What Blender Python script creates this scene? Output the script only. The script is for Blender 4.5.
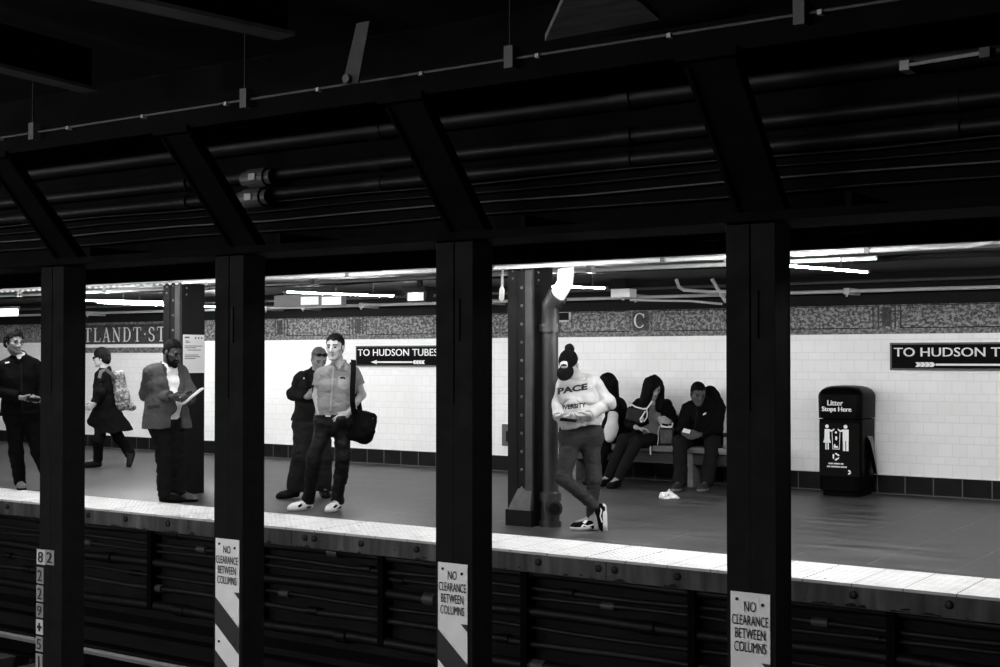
import bpy, bmesh, math, random
import numpy as np
from mathutils import Vector, Matrix
from mathutils.bvhtree import BVHTree

for o in list(bpy.data.objects):
    bpy.data.objects.remove(o)
S = bpy.context.scene
COL = S.collection

# ------------------------------------------------------------------ camera
F_PX, CAM_Z = 1317.0, 1.52
YAW, PITCH = math.radians(34.41), math.radians(1.05)
CF = np.array([-math.sin(YAW)*math.cos(PITCH), math.cos(YAW)*math.cos(PITCH), math.sin(PITCH)])
CR = np.array([math.cos(YAW), math.sin(YAW), 0.0])
CU = np.cross(CR, CF)
CO = np.array([0.0, 0.0, CAM_Z])
cd = bpy.data.cameras.new('camera'); cam = bpy.data.objects.new('camera', cd); COL.objects.link(cam)
cd.sensor_width = 36.0; cd.lens = F_PX*36.0/1000.0; cd.clip_start = 0.05; cd.clip_end = 200
cam.matrix_world = Matrix(((CR[0], CU[0], -CF[0], CO[0]), (CR[1], CU[1], -CF[1], CO[1]),
                           (CR[2], CU[2], -CF[2], CO[2]), (0, 0, 0, 1)))
S.camera = cam

# ------------------------------------------------------------------ world, exposure
w = bpy.data.worlds.new('underground'); S.world = w; w.use_nodes = True
w.node_tree.nodes['Background'].inputs[0].default_value = (0.5, 0.5, 0.5, 1)
w.node_tree.nodes['Background'].inputs[1].default_value = 0.0
S.view_settings.view_transform = 'Standard'; S.view_settings.look = 'None'
S.view_settings.exposure = 0.0; S.view_settings.gamma = 1.0
S.view_settings.use_curve_mapping = False
S.cycles.use_denoising = True
S.cycles.max_bounces = 8; S.cycles.diffuse_bounces = 4; S.cycles.glossy_bounces = 3
S.cycles.sample_clamp_indirect = 4.0
TUBE_E = 465.0          # platform fluorescent tubes
NEAR_E = 1150.0          # tubes over the photographer's own platform

# ------------------------------------------------------------------ helpers
def ray(x, y):
    return (x-500.0)/F_PX*CR - (y-333.5)/F_PX*CU + CF
def at(x, y, Y):                       # point of the sight line through a pixel in the plane at depth Y
    d = ray(x, y); return CO + d*(Y/d[1])
def atz(x, y, z):
    d = ray(x, y); return CO + d*((z-CAM_Z)/d[2])
def lin(v):
    v = v/255.0
    return v/12.92 if v <= 0.04045 else ((v+0.055)/1.055)**2.4
def unit(v):
    v = np.asarray(v, float); return v/np.linalg.norm(v)

MATS = {}
def mat(name, grey, rough=0.6, spec=0.4, var=0.0, scale=8.0, bump=0.0, bscale=60.0, metal=0.0, stretch=(1, 1, 1), emit=0.0):
    """grey = sRGB value of the surface itself."""
    if name in MATS: return MATS[name]
    m = bpy.data.materials.new(name); m.use_nodes = True
    nt = m.node_tree; b = nt.nodes['Principled BSDF']
    c = lin(grey)
    b.inputs['Base Color'].default_value = (c, c, c, 1)
    b.inputs['Roughness'].default_value = rough
    b.inputs['Specular IOR Level'].default_value = spec
    b.inputs['Metallic'].default_value = metal
    if emit:
        b.inputs['Emission Color'].default_value = (1, 1, 1, 1)
        b.inputs['Emission Strength'].default_value = emit
    if var or bump:
        tc = nt.nodes.new('ShaderNodeTexCoord'); mp = nt.nodes.new('ShaderNodeMapping')
        nt.links.new(tc.outputs['Object'], mp.inputs['Vector']); mp.inputs['Scale'].default_value = stretch
    if var:
        n = nt.nodes.new('ShaderNodeTexNoise'); n.inputs['Scale'].default_value = scale
        n.inputs['Detail'].default_value = 5.0; n.inputs['Roughness'].default_value = 0.65
        nt.links.new(mp.outputs[0], n.inputs['Vector'])
        r = nt.nodes.new('ShaderNodeValToRGB')
        lo, hi = c*(1-var), c*(1+var)
        r.color_ramp.elements[0].position = 0.3; r.color_ramp.elements[0].color = (lo, lo, lo, 1)
        r.color_ramp.elements[1].position = 0.7; r.color_ramp.elements[1].color = (hi, hi, hi, 1)
        nt.links.new(n.outputs['Fac'], r.inputs[0]); nt.links.new(r.outputs[0], b.inputs['Base Color'])
    if bump:
        n2 = nt.nodes.new('ShaderNodeTexNoise'); n2.inputs['Scale'].default_value = bscale
        n2.inputs['Detail'].default_value = 3.0
        nt.links.new(mp.outputs[0], n2.inputs['Vector'])
        bp = nt.nodes.new('ShaderNodeBump'); bp.inputs['Strength'].default_value = bump
        bp.inputs['Distance'].default_value = 0.01
        nt.links.new(n2.outputs['Fac'], bp.inputs['Height']); nt.links.new(bp.outputs[0], b.inputs['Normal'])
    MATS[name] = m
    return m

def nodes_of(name, rough, spec=0.4):
    m = bpy.data.materials.new(name); m.use_nodes = True
    nt = m.node_tree; b = nt.nodes['Principled BSDF']
    b.inputs['Roughness'].default_value = rough; b.inputs['Specular IOR Level'].default_value = spec
    return m, nt, b
def N(nt, op, a, b=None, c=None):
    n = nt.nodes.new('ShaderNodeMath'); n.operation = op
    for i, v in enumerate((a, b, c)):
        if v is None: continue
        if isinstance(v, (int, float)): n.inputs[i].default_value = v
        else: nt.links.new(v, n.inputs[i])
    return n.outputs[0]
def MIX(nt, f, a, b):
    n = nt.nodes.new('ShaderNodeMix'); n.data_type = 'FLOAT'
    for s, v in ((0, f), (2, a), (3, b)):
        if isinstance(v, (int, float)): n.inputs[s].default_value = v
        else: nt.links.new(v, n.inputs[s])
    return n.outputs[0]
def XYZ(nt):
    tc = nt.nodes.new('ShaderNodeTexCoord'); sp = nt.nodes.new('ShaderNodeSeparateXYZ')
    nt.links.new(tc.outputs['Object'], sp.inputs[0]); return tc, sp.outputs[0], sp.outputs[1], sp.outputs[2]
def NOISE(nt, tc, scale, stretch=(1, 1, 1), detail=4.0):
    mp = nt.nodes.new('ShaderNodeMapping'); mp.inputs['Scale'].default_value = stretch
    nt.links.new(tc.outputs['Object'], mp.inputs[0])
    n = nt.nodes.new('ShaderNodeTexNoise'); n.inputs['Scale'].default_value = scale; n.inputs['Detail'].default_value = detail
    nt.links.new(mp.outputs[0], n.inputs['Vector']); return n.outputs['Fac']
def BUMP(nt, b, h, strength, dist=0.01):
    bp = nt.nodes.new('ShaderNodeBump'); bp.inputs['Strength'].default_value = strength; bp.inputs['Distance'].default_value = dist
    nt.links.new(h, bp.inputs['Height']); nt.links.new(bp.outputs[0], b.inputs['Normal'])

# ---- object tree
def tag(o, label=None, cat=None, group=None, kind=None):
    if label: o['label'] = label
    if cat: o['category'] = cat
    if group: o['group'] = group
    if kind: o['kind'] = kind
    return o
def thing(name, label, cat, loc=(0, 0, 0), group=None):
    o = bpy.data.objects.new(name, None); COL.objects.link(o); o.location = loc
    o.empty_display_size = 0.1
    return tag(o, label, cat, group)
def root_loc(p):
    v = Vector((0, 0, 0))
    while p is not None:
        v = v + p.location; p = p.parent
    return v
def link(name, me, m, parent=None, org=None, smooth=False):
    """me is given in world coordinates; org or the parent's place becomes its origin."""
    off = root_loc(parent) if parent else Vector(org or (0, 0, 0))
    me.transform(Matrix.Translation(-off))
    if m is not None and not me.materials: 
        for q in (m if isinstance(m, (list, tuple)) else [m]): me.materials.append(q)
    if smooth: me.polygons.foreach_set('use_smooth', [True]*len(me.polygons))
    o = bpy.data.objects.new(name, me); COL.objects.link(o)
    if parent: o.parent = parent
    else: o.location = off
    return o

class MB:
    def __init__(s): s.bm = bmesh.new()
    def box(s, lo, hi, bev=0.0, M=None):
        lo, hi = np.minimum(lo, hi), np.maximum(lo, hi)
        r = bmesh.ops.create_cube(s.bm, size=1.0); vs = r['verts']
        c, d = (lo+hi)/2, hi-lo
        for v in vs:
            v.co = Vector((v.co.x*d[0]+c[0], v.co.y*d[1]+c[1], v.co.z*d[2]+c[2]))
        if bev:
            es = list({e for v in vs for e in v.link_edges})
            rb = bmesh.ops.bevel(s.bm, geom=es, offset=bev, segments=2, affect='EDGES', profile=0.7)
            vs = list({v for f in rb['faces'] for v in f.verts} | {v for v in vs if v.is_valid})
        if M is not None:
            for v in vs: v.co = M @ v.co
        return s
    def tube(s, pts, r, n=10, cap=True):
        pts = [Vector(p) for p in pts]; rs = r if isinstance(r, (list, tuple)) else [r]*len(pts)
        rings = []; ref = None
        for i, p in enumerate(pts):
            d = ((pts[min(i+1, len(pts)-1)]-p).normalized() + (p-pts[max(i-1, 0)]).normalized()).normalized()
            if ref is None:
                ref = Vector((0, 0, 1)) if abs(d.z) < 0.9 else Vector((1, 0, 0))
            a = (ref - d*ref.dot(d)).normalized(); ref = a; b = d.cross(a)
            rings.append([s.bm.verts.new(p+(a*math.cos(2*math.pi*k/n)+b*math.sin(2*math.pi*k/n))*rs[i]) for k in range(n)])
        for i in range(len(rings)-1):
            for k in range(n):
                s.bm.faces.new((rings[i][k], rings[i][(k+1) % n], rings[i+1][(k+1) % n], rings[i+1][k]))
        if cap:
            s.bm.faces.new(rings[0][::-1]); s.bm.faces.new(rings[-1])
        return s
    def cyl(s, a, b, r, n=14): return s.tube([a, b], r, n)
    def prism(s, poly, axis, lo, hi):
        """polygon in the plane normal to axis ('x': (y,z), 'y': (x,z), 'z': (x,y)), from lo to hi."""
        def P(p, t):
            return {'x': (t, p[0], p[1]), 'y': (p[0], t, p[1]), 'z': (p[0], p[1], t)}[axis]
        A = [s.bm.verts.new(P(p, lo)) for p in poly]; B = [s.bm.verts.new(P(p, hi)) for p in poly]
        s.bm.faces.new(A); s.bm.faces.new(B[::-1]); n = len(poly)
        for i in range(n): s.bm.faces.new((A[i], B[i], B[(i+1) % n], A[(i+1) % n]))
        return s
    def dome(s, c, r, h, axis):
        """rivet head: low dome on a surface with outward normal axis."""
        ax = Vector(axis).normalized(); a = ax.orthogonal().normalized(); b = ax.cross(a); c = Vector(c)
        n = 8; r1 = [s.bm.verts.new(c+(a*math.cos(2*math.pi*k/n)+b*math.sin(2*math.pi*k/n))*r) for k in range(n)]
        r2 = [s.bm.verts.new(c+ax*h*0.7+(a*math.cos(2*math.pi*k/n)+b*math.sin(2*math.pi*k/n))*r*0.7) for k in range(n)]
        t = s.bm.verts.new(c+ax*h)
        for k in range(n):
            s.bm.faces.new((r1[k], r1[(k+1) % n], r2[(k+1) % n], r2[k])); s.bm.faces.new((r2[k], r2[(k+1) % n], t))
        return s
    def quad(s, a, b, c, d):
        s.bm.faces.new([s.bm.verts.new(p) for p in (a, b, c, d)]); return s
    def build(s, name, m, parent=None, org=None, smooth=False):
        bmesh.ops.recalc_face_normals(s.bm, faces=s.bm.faces)
        me = bpy.data.meshes.new(name); s.bm.to_mesh(me); s.bm.free()
        o = link(name, me, m, parent, org, smooth=False)
        if smooth:
            me.polygons.foreach_set('use_smooth', [True]*len(me.polygons))
            me.set_sharp_from_angle(angle=math.radians(40))
        return o
def struct(name, mb, m):
    o = mb.build(name, m); o['kind'] = 'structure'; return o

def text_mesh(txt, bold=0.0, space=1.0):
    """flat text outline as (verts, faces), lower-left at 0, letter height 1 (capitals)."""
    c = bpy.data.curves.new('t', 'FONT'); c.body = txt; c.size = 1.0; c.offset = bold; c.space_character = space
    c.resolution_u = 3
    o = bpy.data.objects.new('t', c); COL.objects.link(o)
    dg = bpy.context.evaluated_depsgraph_get(); dg.update()
    me = bpy.data.meshes.new_from_object(o.evaluated_get(dg))
    v = np.array([p.co[:2] for p in me.vertices]); f = [tuple(p.vertices) for p in me.polygons]
    bpy.data.objects.remove(o); bpy.data.curves.remove(c); bpy.data.meshes.remove(me)
    v = v - v.min(0); v = v / np.array([v[:, 0].max(), v[:, 1].max()])
    return v, f
def add_text(mb, txt, org, ex, ey, wdt, hgt, bold=0.0, depth=0.002, space=1.0):
    """raised lettering: org lower left, ex/ey unit axes; wdt, hgt overall size."""
    v, f = text_mesh(txt, 0.0, space)
    org, ex, ey = np.asarray(org, float), np.asarray(ex, float), np.asarray(ey, float); n = np.cross(ex, ey)
    for sh in ((-1, 0, 1) if bold else (0,)):                    # heavier strokes: the outline set side by side
        top = [mb.bm.verts.new(org+ex*(p[0]*wdt+sh*bold*hgt)+ey*p[1]*hgt+n*(depth+(sh+1)*0.0006)) for p in v]
        for q in f:
            try: mb.bm.faces.new([top[i] for i in q])
            except ValueError: pass
def flat_poly(mb, pts, org, ex, ey, depth=0.002):
    org, ex, ey = np.asarray(org, float), np.asarray(ex, float), np.asarray(ey, float); n = np.cross(ex, ey)
    mb.bm.faces.new([mb.bm.verts.new(org+ex*p[0]+ey*p[1]+n*depth) for p in pts])
EX, EZ = (1, 0, 0), (0, 0, 1)
# ================================================================== the setting
X0, X1 = -34.0, 9.0
YE, YTB, YW = 8.646, 9.377, 14.593

# ---- materials of the station
def tile_material():
    m, nt, b = nodes_of('white_wall_tile', 0.35, 0.35)
    tc, x, y, z = XYZ(nt)
    per = 0.228; zz = N(nt, 'MODULO', N(nt, 'SUBTRACT', z, 0.208-2*per), per)          # a tall and a thin course
    thin = N(nt, 'GREATER_THAN', zz, 0.146)
    g = 0.004
    def near(v, c): return N(nt, 'LESS_THAN', N(nt, 'ABSOLUTE', N(nt, 'SUBTRACT', v, c)), g)
    hj = N(nt, 'MAXIMUM', near(zz, 0.003), near(zz, 0.146))
    xs = N(nt, 'ADD', N(nt, 'ADD', x, 60.0), N(nt, 'MULTIPLY', thin, 0.0775))
    xm = N(nt, 'MODULO', xs, 0.155)
    vj = N(nt, 'LESS_THAN', xm, 0.006)
    j = N(nt, 'MAXIMUM', hj, vj)
    # each tile its own tint
    cell = nt.nodes.new('ShaderNodeTexWhiteNoise'); cell.noise_dimensions = '2D'
    cv = nt.nodes.new('ShaderNodeCombineXYZ')
    nt.links.new(N(nt, 'FLOOR', N(nt, 'DIVIDE', xs, 0.155)), cv.inputs[0])
    nt.links.new(N(nt, 'ADD', N(nt, 'MULTIPLY', N(nt, 'FLOOR', N(nt, 'DIVIDE', z, per)), 2.0), thin), cv.inputs[1])
    nt.links.new(cv.outputs[0], cell.inputs['Vector'])
    base = N(nt, 'ADD', 0.80, N(nt, 'MULTIPLY', cell.outputs['Value'], 0.03))
    grime = NOISE(nt, tc, 1.2, (1, 1, 1.6), 6.0)
    base = N(nt, 'MULTIPLY', base, N(nt, 'ADD', 0.9, N(nt, 'MULTIPLY', grime, 0.2)))
    col = MIX(nt, j, base, 0.70)
    nt.links.new(col, b.inputs['Base Color'])
    BUMP(nt, b, N(nt, 'SUBTRACT', 1.0, j), 0.25, 0.004)
    return m
def floor_material():
    m, nt, b = nodes_of('slate_floor_tile', 0.42, 0.45)
    tc, x, y, z = XYZ(nt)
    xm = N(nt, 'MODULO', N(nt, 'ADD', x, 60.0), 0.61); ym = N(nt, 'MODULO', N(nt, 'ADD', y, 60.0), 0.61)
    j = N(nt, 'MAXIMUM', N(nt, 'LESS_THAN', xm, 0.012), N(nt, 'LESS_THAN', ym, 0.012))
    n1 = NOISE(nt, tc, 3.0, (0.35, 2.2, 1), 6.0); n2 = NOISE(nt, tc, 22.0, (0.5, 2, 1), 4.0)
    base = N(nt, 'MAXIMUM', 0.01, N(nt, 'ADD', -0.095, N(nt, 'ADD', N(nt, 'MULTIPLY', n1, 0.19), N(nt, 'MULTIPLY', n2, 0.08))))
    patch = N(nt, 'GREATER_THAN', NOISE(nt, tc, 2.2, (0.5, 1.6, 1), 3.0), 0.60)
    jj = N(nt, 'MULTIPLY', j, N(nt, 'ADD', 0.25, N(nt, 'MULTIPLY', patch, 0.55)))
    nt.links.new(MIX(nt, jj, base, 0.19), b.inputs['Base Color'])
    nt.links.new(N(nt, 'ADD', 0.34, N(nt, 'MULTIPLY', n1, 0.25)), b.inputs['Roughness'])
    BUMP(nt, b, n2, 0.12, 0.006)
    return m
def base_tile_material():
    m, nt, b = nodes_of('dark_base_tile', 0.5, 0.08)
    tc, x, y, z = XYZ(nt)
    xm = N(nt, 'MODULO', N(nt, 'ADD', x, 60.0+0.05), 0.31)
    j = N(nt, 'MAXIMUM', N(nt, 'LESS_THAN', xm, 0.012), N(nt, 'LESS_THAN', z, 0.012))
    n1 = NOISE(nt, tc, 5.0, (1, 1, 1), 5.0)
    base = N(nt, 'ADD', 0.002, N(nt, 'MULTIPLY', n1, 0.011))
    nt.links.new(MIX(nt, j, base, 0.09), b.inputs['Base Color'])
    return m
def mosaic_material(name, lo, hi, scale):
    m, nt, b = nodes_of(name, 0.55, 0.3)
    tc, x, y, z = XYZ(nt)
    v = nt.nodes.new('ShaderNodeTexVoronoi'); v.inputs['Scale'].default_value = scale
    nt.links.new(tc.outputs['Object'], v.inputs['Vector'])
    sp = nt.nodes.new('ShaderNodeSeparateColor'); nt.links.new(v.outputs['Color'], sp.inputs[0])
    n1 = NOISE(nt, tc, 24.0, (1, 1, 1.2), 3.0)
    f = N(nt, 'ADD', N(nt, 'MULTIPLY', sp.outputs[0], 0.45), N(nt, 'MULTIPLY', N(nt, 'GREATER_THAN', n1, 0.52), 0.55))
    nt.links.new(MIX(nt, f, lo, hi), b.inputs['Base Color'])
    return m
def concrete_material():
    m, nt, b = nodes_of('stained_concrete', 0.75, 0.25)
    tc, x, y, z = XYZ(nt)
    n1 = NOISE(nt, tc, 2.4, (1.2, 1, 0.5), 6.0); n2 = NOISE(nt, tc, 9.0, (1.0, 1, 3.0), 5.0); n3 = NOISE(nt, tc, 11.0, (1.0, 1, 0.12), 5.0)
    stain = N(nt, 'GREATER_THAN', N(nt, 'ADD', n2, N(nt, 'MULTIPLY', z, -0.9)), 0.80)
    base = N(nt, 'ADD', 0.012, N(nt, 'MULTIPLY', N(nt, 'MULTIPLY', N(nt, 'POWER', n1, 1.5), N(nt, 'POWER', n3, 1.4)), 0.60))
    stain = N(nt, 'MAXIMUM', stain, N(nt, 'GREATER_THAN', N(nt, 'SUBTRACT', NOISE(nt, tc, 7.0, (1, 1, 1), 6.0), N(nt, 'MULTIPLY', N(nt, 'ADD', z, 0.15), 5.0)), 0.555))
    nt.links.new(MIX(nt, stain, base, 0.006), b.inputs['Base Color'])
    BUMP(nt, b, n2, 0.3, 0.01)
    return m

tile = tile_material(); slate = floor_material(); btile = base_tile_material()
mosaic = mosaic_material('grey_mosaic', 0.015, 0.30, 75.0)
border_mosaic = mosaic_material('border_mosaic', 0.05, 0.24, 45.0)
tablet_mosaic = mosaic_material('tablet_mosaic', 0.018, 0.06, 60.0)
concrete = concrete_material()
def tactile_material():
    m, nt, b = nodes_of('tactile_paint', 0.65, 0.2)
    tc, x, y, z = XYZ(nt)
    j = N(nt, 'LESS_THAN', N(nt, 'MODULO', N(nt, 'ADD', x, 60.0-0.01), 0.345), 0.007)
    n1 = NOISE(nt, tc, 6.0, (0.6, 1.6, 1), 6.0); spot = N(nt, 'GREATER_THAN', NOISE(nt, tc, 16.0, (1, 1, 1), 4.0), 0.70)
    base = N(nt, 'MULTIPLY', N(nt, 'ADD', 0.50, N(nt, 'MULTIPLY', n1, 0.30)), N(nt, 'SUBTRACT', 1.0, N(nt, 'MULTIPLY', spot, 0.6)))
    nt.links.new(MIX(nt, j, base, 0.2), b.inputs['Base Color'])
    return m
tactile_m = tactile_material()
girder_black = mat('girder_black', 14, 0.7, 0.01, var=0.3, scale=7.0, bump=0.2, bscale=25)
black_paint = mat('black_steel_paint', 31, 0.7, 0.01, var=0.25, scale=9.0, bump=0.15, bscale=40)
soot = mat('sooty_steel', 12, 0.7, 0.02, var=0.35, scale=4.0, bump=0.2, bscale=25)
grey_paint = mat('grey_steel_paint', 25, 0.5, 0.06, var=0.15, scale=7.0, bump=0.1, bscale=50)
dark_wall = mat('sooty_wall', 20, 0.85, 0.2, var=0.6, scale=3.0, bump=0.5, bscale=18, stretch=(1, 1, 3))
ceil_m = mat('sooty_ceiling', 58, 0.8, 0.2, var=0.2, scale=2.0, bump=0.2, bscale=12)
trackbed_m = mat('trackbed', 22, 0.9, 0.2, var=0.6, scale=6.0, bump=0.8, bscale=22)
cove_m = mat('cove_black', 16, 0.8, 0.2, var=0.4, scale=4.0)
white_pipe = mat('white_pipe_paint', 214, 0.45, 0.4, var=0.08, scale=12.0)
pale_pipe = mat('pale_conduit', 165, 0.45, 0.4, var=0.12, scale=10.0)
dim_pipe = mat('dim_conduit', 70, 0.5, 0.4, var=0.2, scale=10.0)
dark_pipe = mat('dark_conduit', 15, 0.5, 0.22, var=0.25, scale=6.0)
white_enamel = mat('white_enamel', 226, 0.35, 0.4, var=0.04, scale=6.0)
black_enamel = mat('black_enamel', 18, 0.4, 0.4)
sign_dark = mat('dark_sign_enamel', 13, 0.5, 0.02, var=0.15, scale=20.0)
sign_edge = mat('sign_frame', 80, 0.45, 0.4)
plate_white = mat('plate_white', 206, 0.5, 0.3, var=0.06, scale=14.0)
plate_grey = mat('plate_grey', 150, 0.5, 0.3, var=0.12, scale=25.0)
rail_m = mat('rail_steel', 170, 0.3, 0.6, var=0.2, scale=20.0, metal=0.6, stretch=(0.2, 1, 1))
tube_m = mat('fluorescent_tube', 240, 0.4, 0.2, emit=TUBE_E)
near_tube_m = mat('fluorescent_tube_near', 240, 0.4, 0.2, emit=NEAR_E)
brick_grey = mat('letter_mosaic', 205, 0.5, 0.3, var=0.1, scale=40)

# ---- platform, edge, track bed
struct('floor', MB().box((X0, YE+0.02, -0.16), (X1, YW, 0.0)), slate)
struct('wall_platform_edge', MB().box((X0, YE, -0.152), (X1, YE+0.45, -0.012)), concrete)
mb = MB().box((X0, YE-0.006, -0.014), (X1, YTB, 0.006))
for i in range(int(17.0/0.06)):                                 # raised domes of the warning strip
    for jx in range(12):
        cx, cy = -16.6+i*0.06, YE+0.035+jx*0.06
        n = 6; lo_, hi_ = [], []
        for k in range(n):
            a = 2*math.pi*k/n
            lo_.append(mb.bm.verts.new((cx+0.019*math.cos(a), cy+0.019*math.sin(a), 0.006)))
            hi_.append(mb.bm.verts.new((cx+0.011*math.cos(a), cy+0.011*math.sin(a), 0.0095)))
        mb.bm.faces.new(hi_)
        for k in range(n): mb.bm.faces.new((lo_[k], lo_[(k+1) % n], hi_[(k+1) % n], hi_[k]))
strip = struct('trim_1', mb, tactile_m)
struct('wall_platform_side', MB().box((X0, YE+0.44, -1.6), (X1, YE+0.6, -0.152)), dark_wall)
struct('ground', MB().box((X0, -1.0, -1.75), (X1, YE+0.5, -1.56)), trackbed_m)

# ---- far wall
struct('wall_back', MB().box((X0, YW, 0.0), (X1, YW+0.25, 1.80)), tile)
struct('baseboard_back', MB().box((X0, YW-0.012, 0.0), (X1, YW+0.02, 0.208)), btile)
struct('trim_2', MB().box((X0, YW-0.012, 1.785), (X1, YW+0.2, 1.838)), border_mosaic)
struct('trim_3', MB().box((X0, YW-0.004, 1.838), (X1, YW+0.2, 2.112)), mosaic)
struct('wall_cove', MB().box((X0, YW-0.05, 2.112), (X1, YW+0.25, 2.75)), cove_m)
line_m = mat('frieze_line', 22, 0.6, 0.2)
seps = [-4.75, -6.30, -9.40, -10.95, -12.49, -14.04, -21.8, -23.3, -3.2, -1.65]
allp = sorted(seps+[-7.855])
k = 4
for i, sx in enumerate(allp):                                   # dark panel dividers of the frieze
    if sx != -7.855:
        mb = MB()
        mb.box((sx-0.055, YW-0.008, 1.87), (sx+0.055, YW+0.01, 2.085))
        mb.box((sx-0.105, YW-0.008, 1.845), (sx-0.085, YW+0.01, 2.11)); mb.box((sx+0.085, YW-0.008, 1.845), (sx+0.105, YW+0.01, 2.11))
        struct('trim_%d' % k, mb, tablet_mosaic); k += 1
for a, b_ in zip(allp[:-1], allp[1:]):                          # black outline of each panel
    if b_-a > 2: continue
    mb = MB(); l, r = a+0.15, b_-0.15
    mb.box((l, YW-0.006, 1.846), (r, YW+0.01, 1.858)); mb.box((l, YW-0.006, 2.096), (r, YW+0.01, 2.105))
    mb.box((l, YW-0.006, 1.846), (l+0.012, YW+0.01, 2.105)); mb.box((r-0.012, YW-0.006, 1.846), (r, YW+0.01, 2.105))
    struct('trim_%d' % k, mb, line_m); k += 1

# ---- ceilings
struct('ceiling', MB().box((X0, YE+0.05, 2.47), (X1, YW, 2.75)), ceil_m)
struct('ceiling_track', MB().box((X0, -5.0, 3.30), (X1, YE+0.3, 3.55)), cove_m)
struct('wall_left', MB().box((X0-0.3, -5, -1.7), (X0, YW+0.2, 3.5)), dark_wall)
struct('wall_right', MB().box((X1, -5, -1.7), (X1+0.3, YW+0.2, 3.5)), dark_wall)
struct('wall_front', MB().box((X0, -5.3, 0.0), (X1, -5.0, 3.5)), mat('near_wall', 120, 0.7, 0.2))
struct('floor_near', MB().box((X0, -5.0, -0.2), (X1, 1.1, -0.0)), mat('near_floor', 70, 0.6, 0.3))
# ================================================================== steelwork over the tracks
CX = [-6.908, -5.384, -3.860, -2.336]                            # left edges of the four track columns
CW, CD, CY = 0.218, 0.165, 5.086
col_words = [
    'black steel track column with the number plates 82 and 229+51 on its left edge',
    'black steel track column just left of the man with the shoulder bag',
    'black steel track column just left of the riveted platform column and drain pipe',
    'black steel track column just left of the litter bin']
cols = []
for i, x in enumerate(CX):
    t = thing('track_column', col_words[i], 'column', (x+CW/2, CY+CD/2, -1.56), 'track columns in a row')
    g = 0.004
    mb = MB()
    mb.box((x, CY, -1.56), (x+CW/2-g, CY+0.02, 2.075), 0.003); mb.box((x+CW/2+g, CY, -1.56), (x+CW, CY+0.02, 2.075), 0.003)
    mb.box((x+0.001, CY+0.012, -1.56), (x+CW-0.001, CY+CD-0.016, 1.35))
    mb.box((x+CW/2-0.02, CY+0.01, 1.3), (x+CW/2+0.02, CY+CD-0.016, 2.075))
    mb.box((x+0.001, CY+0.008, 1.35), (x+CW/2-g, CY+CD-0.016, 2.075)); mb.box((x+CW/2+g, CY+0.008, 1.35), (x+CW-0.001, CY+CD-0.016, 2.075))
    mb.box((x, CY+CD-0.02, -1.56), (x+CW, CY+CD, 2.075), 0.003)
    mb.box((x+0.0005, CY+0.002, -1.56), (x+CW-0.0005, CY+0.03, 1.30))
    mb.build('shaft', black_paint, t)
    MB().box((x-0.10, CY-0.08, -1.575), (x+CW+0.10, CY+CD+0.08, -1.53)).build('base_plate', black_paint, t)
    if i in (1, 2, 3):
        MB().box((x+0.135, CY-0.010, 1.60), (x+0.147, CY+0.002, 1.80), 0.003).build('slot_cover', grey_paint if i == 1 else black_paint, t)
    cols.append(t)

gx0, gx1 = X0+0.2, X1-0.2
t = thing('track_girder', 'black riveted girder lying along the tops of the track columns', 'girder', (0, 5.17, 2.07))
MB().box((gx0, 4.99, 2.075), (gx1, 5.33, 2.112)).build('flange', girder_black, t)
mb = MB().box((gx0, 5.58, 2.10), (gx1, 5.61, 3.29))
mb.build('web', soot, t)
for i in range(-7, 6):
    MB().box((-3.30+i*1.524-0.012, 5.00, 2.112), (-3.30+i*1.524+0.012, 5.56, 2.17)).build('stiffener', soot, t)

strut_words = ['above the column with the number plates', 'above the column left of the man with shoulder bag',
               'above the column left of the drain pipe', 'above the column left of the litter bin']
for i, x in enumerate(CX):                                       # sloping brackets from the column heads to the ceiling rail
    t = thing('knee_brace', 'sloping steel brace '+strut_words[i], 'brace', (x+CW/2, 5.0, 2.1), 'sloping braces above the track columns')
    c = x+CW/2
    A, B = Vector((c, 5.235, 2.125)), Vector((c, 4.72, 2.69)); d = (B-A).normalized(); n = Vector((0, -d.z, d.y))
    mb = MB()
    def bar(x0, x1, n0, n1):
        q = []
        for p in (A, B):
            for nn in (n0, n1): q.append((p.y+n.y*nn, p.z+n.z*nn))
        mb.prism([q[0], q[1], q[3], q[2]], 'x', x0, x1)
    bar(c-0.11, c-0.093, -0.03, 0.03); bar(c+0.093, c+0.11, -0.03, 0.03); bar(c-0.11, c+0.11, -0.01, 0.01)
    mb.build('channel', girder_black, t)
    MB().box((c-0.13, 4.66, 2.685), (c+0.13, 4.80, 2.72)).build('end_plate', soot, t)

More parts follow.
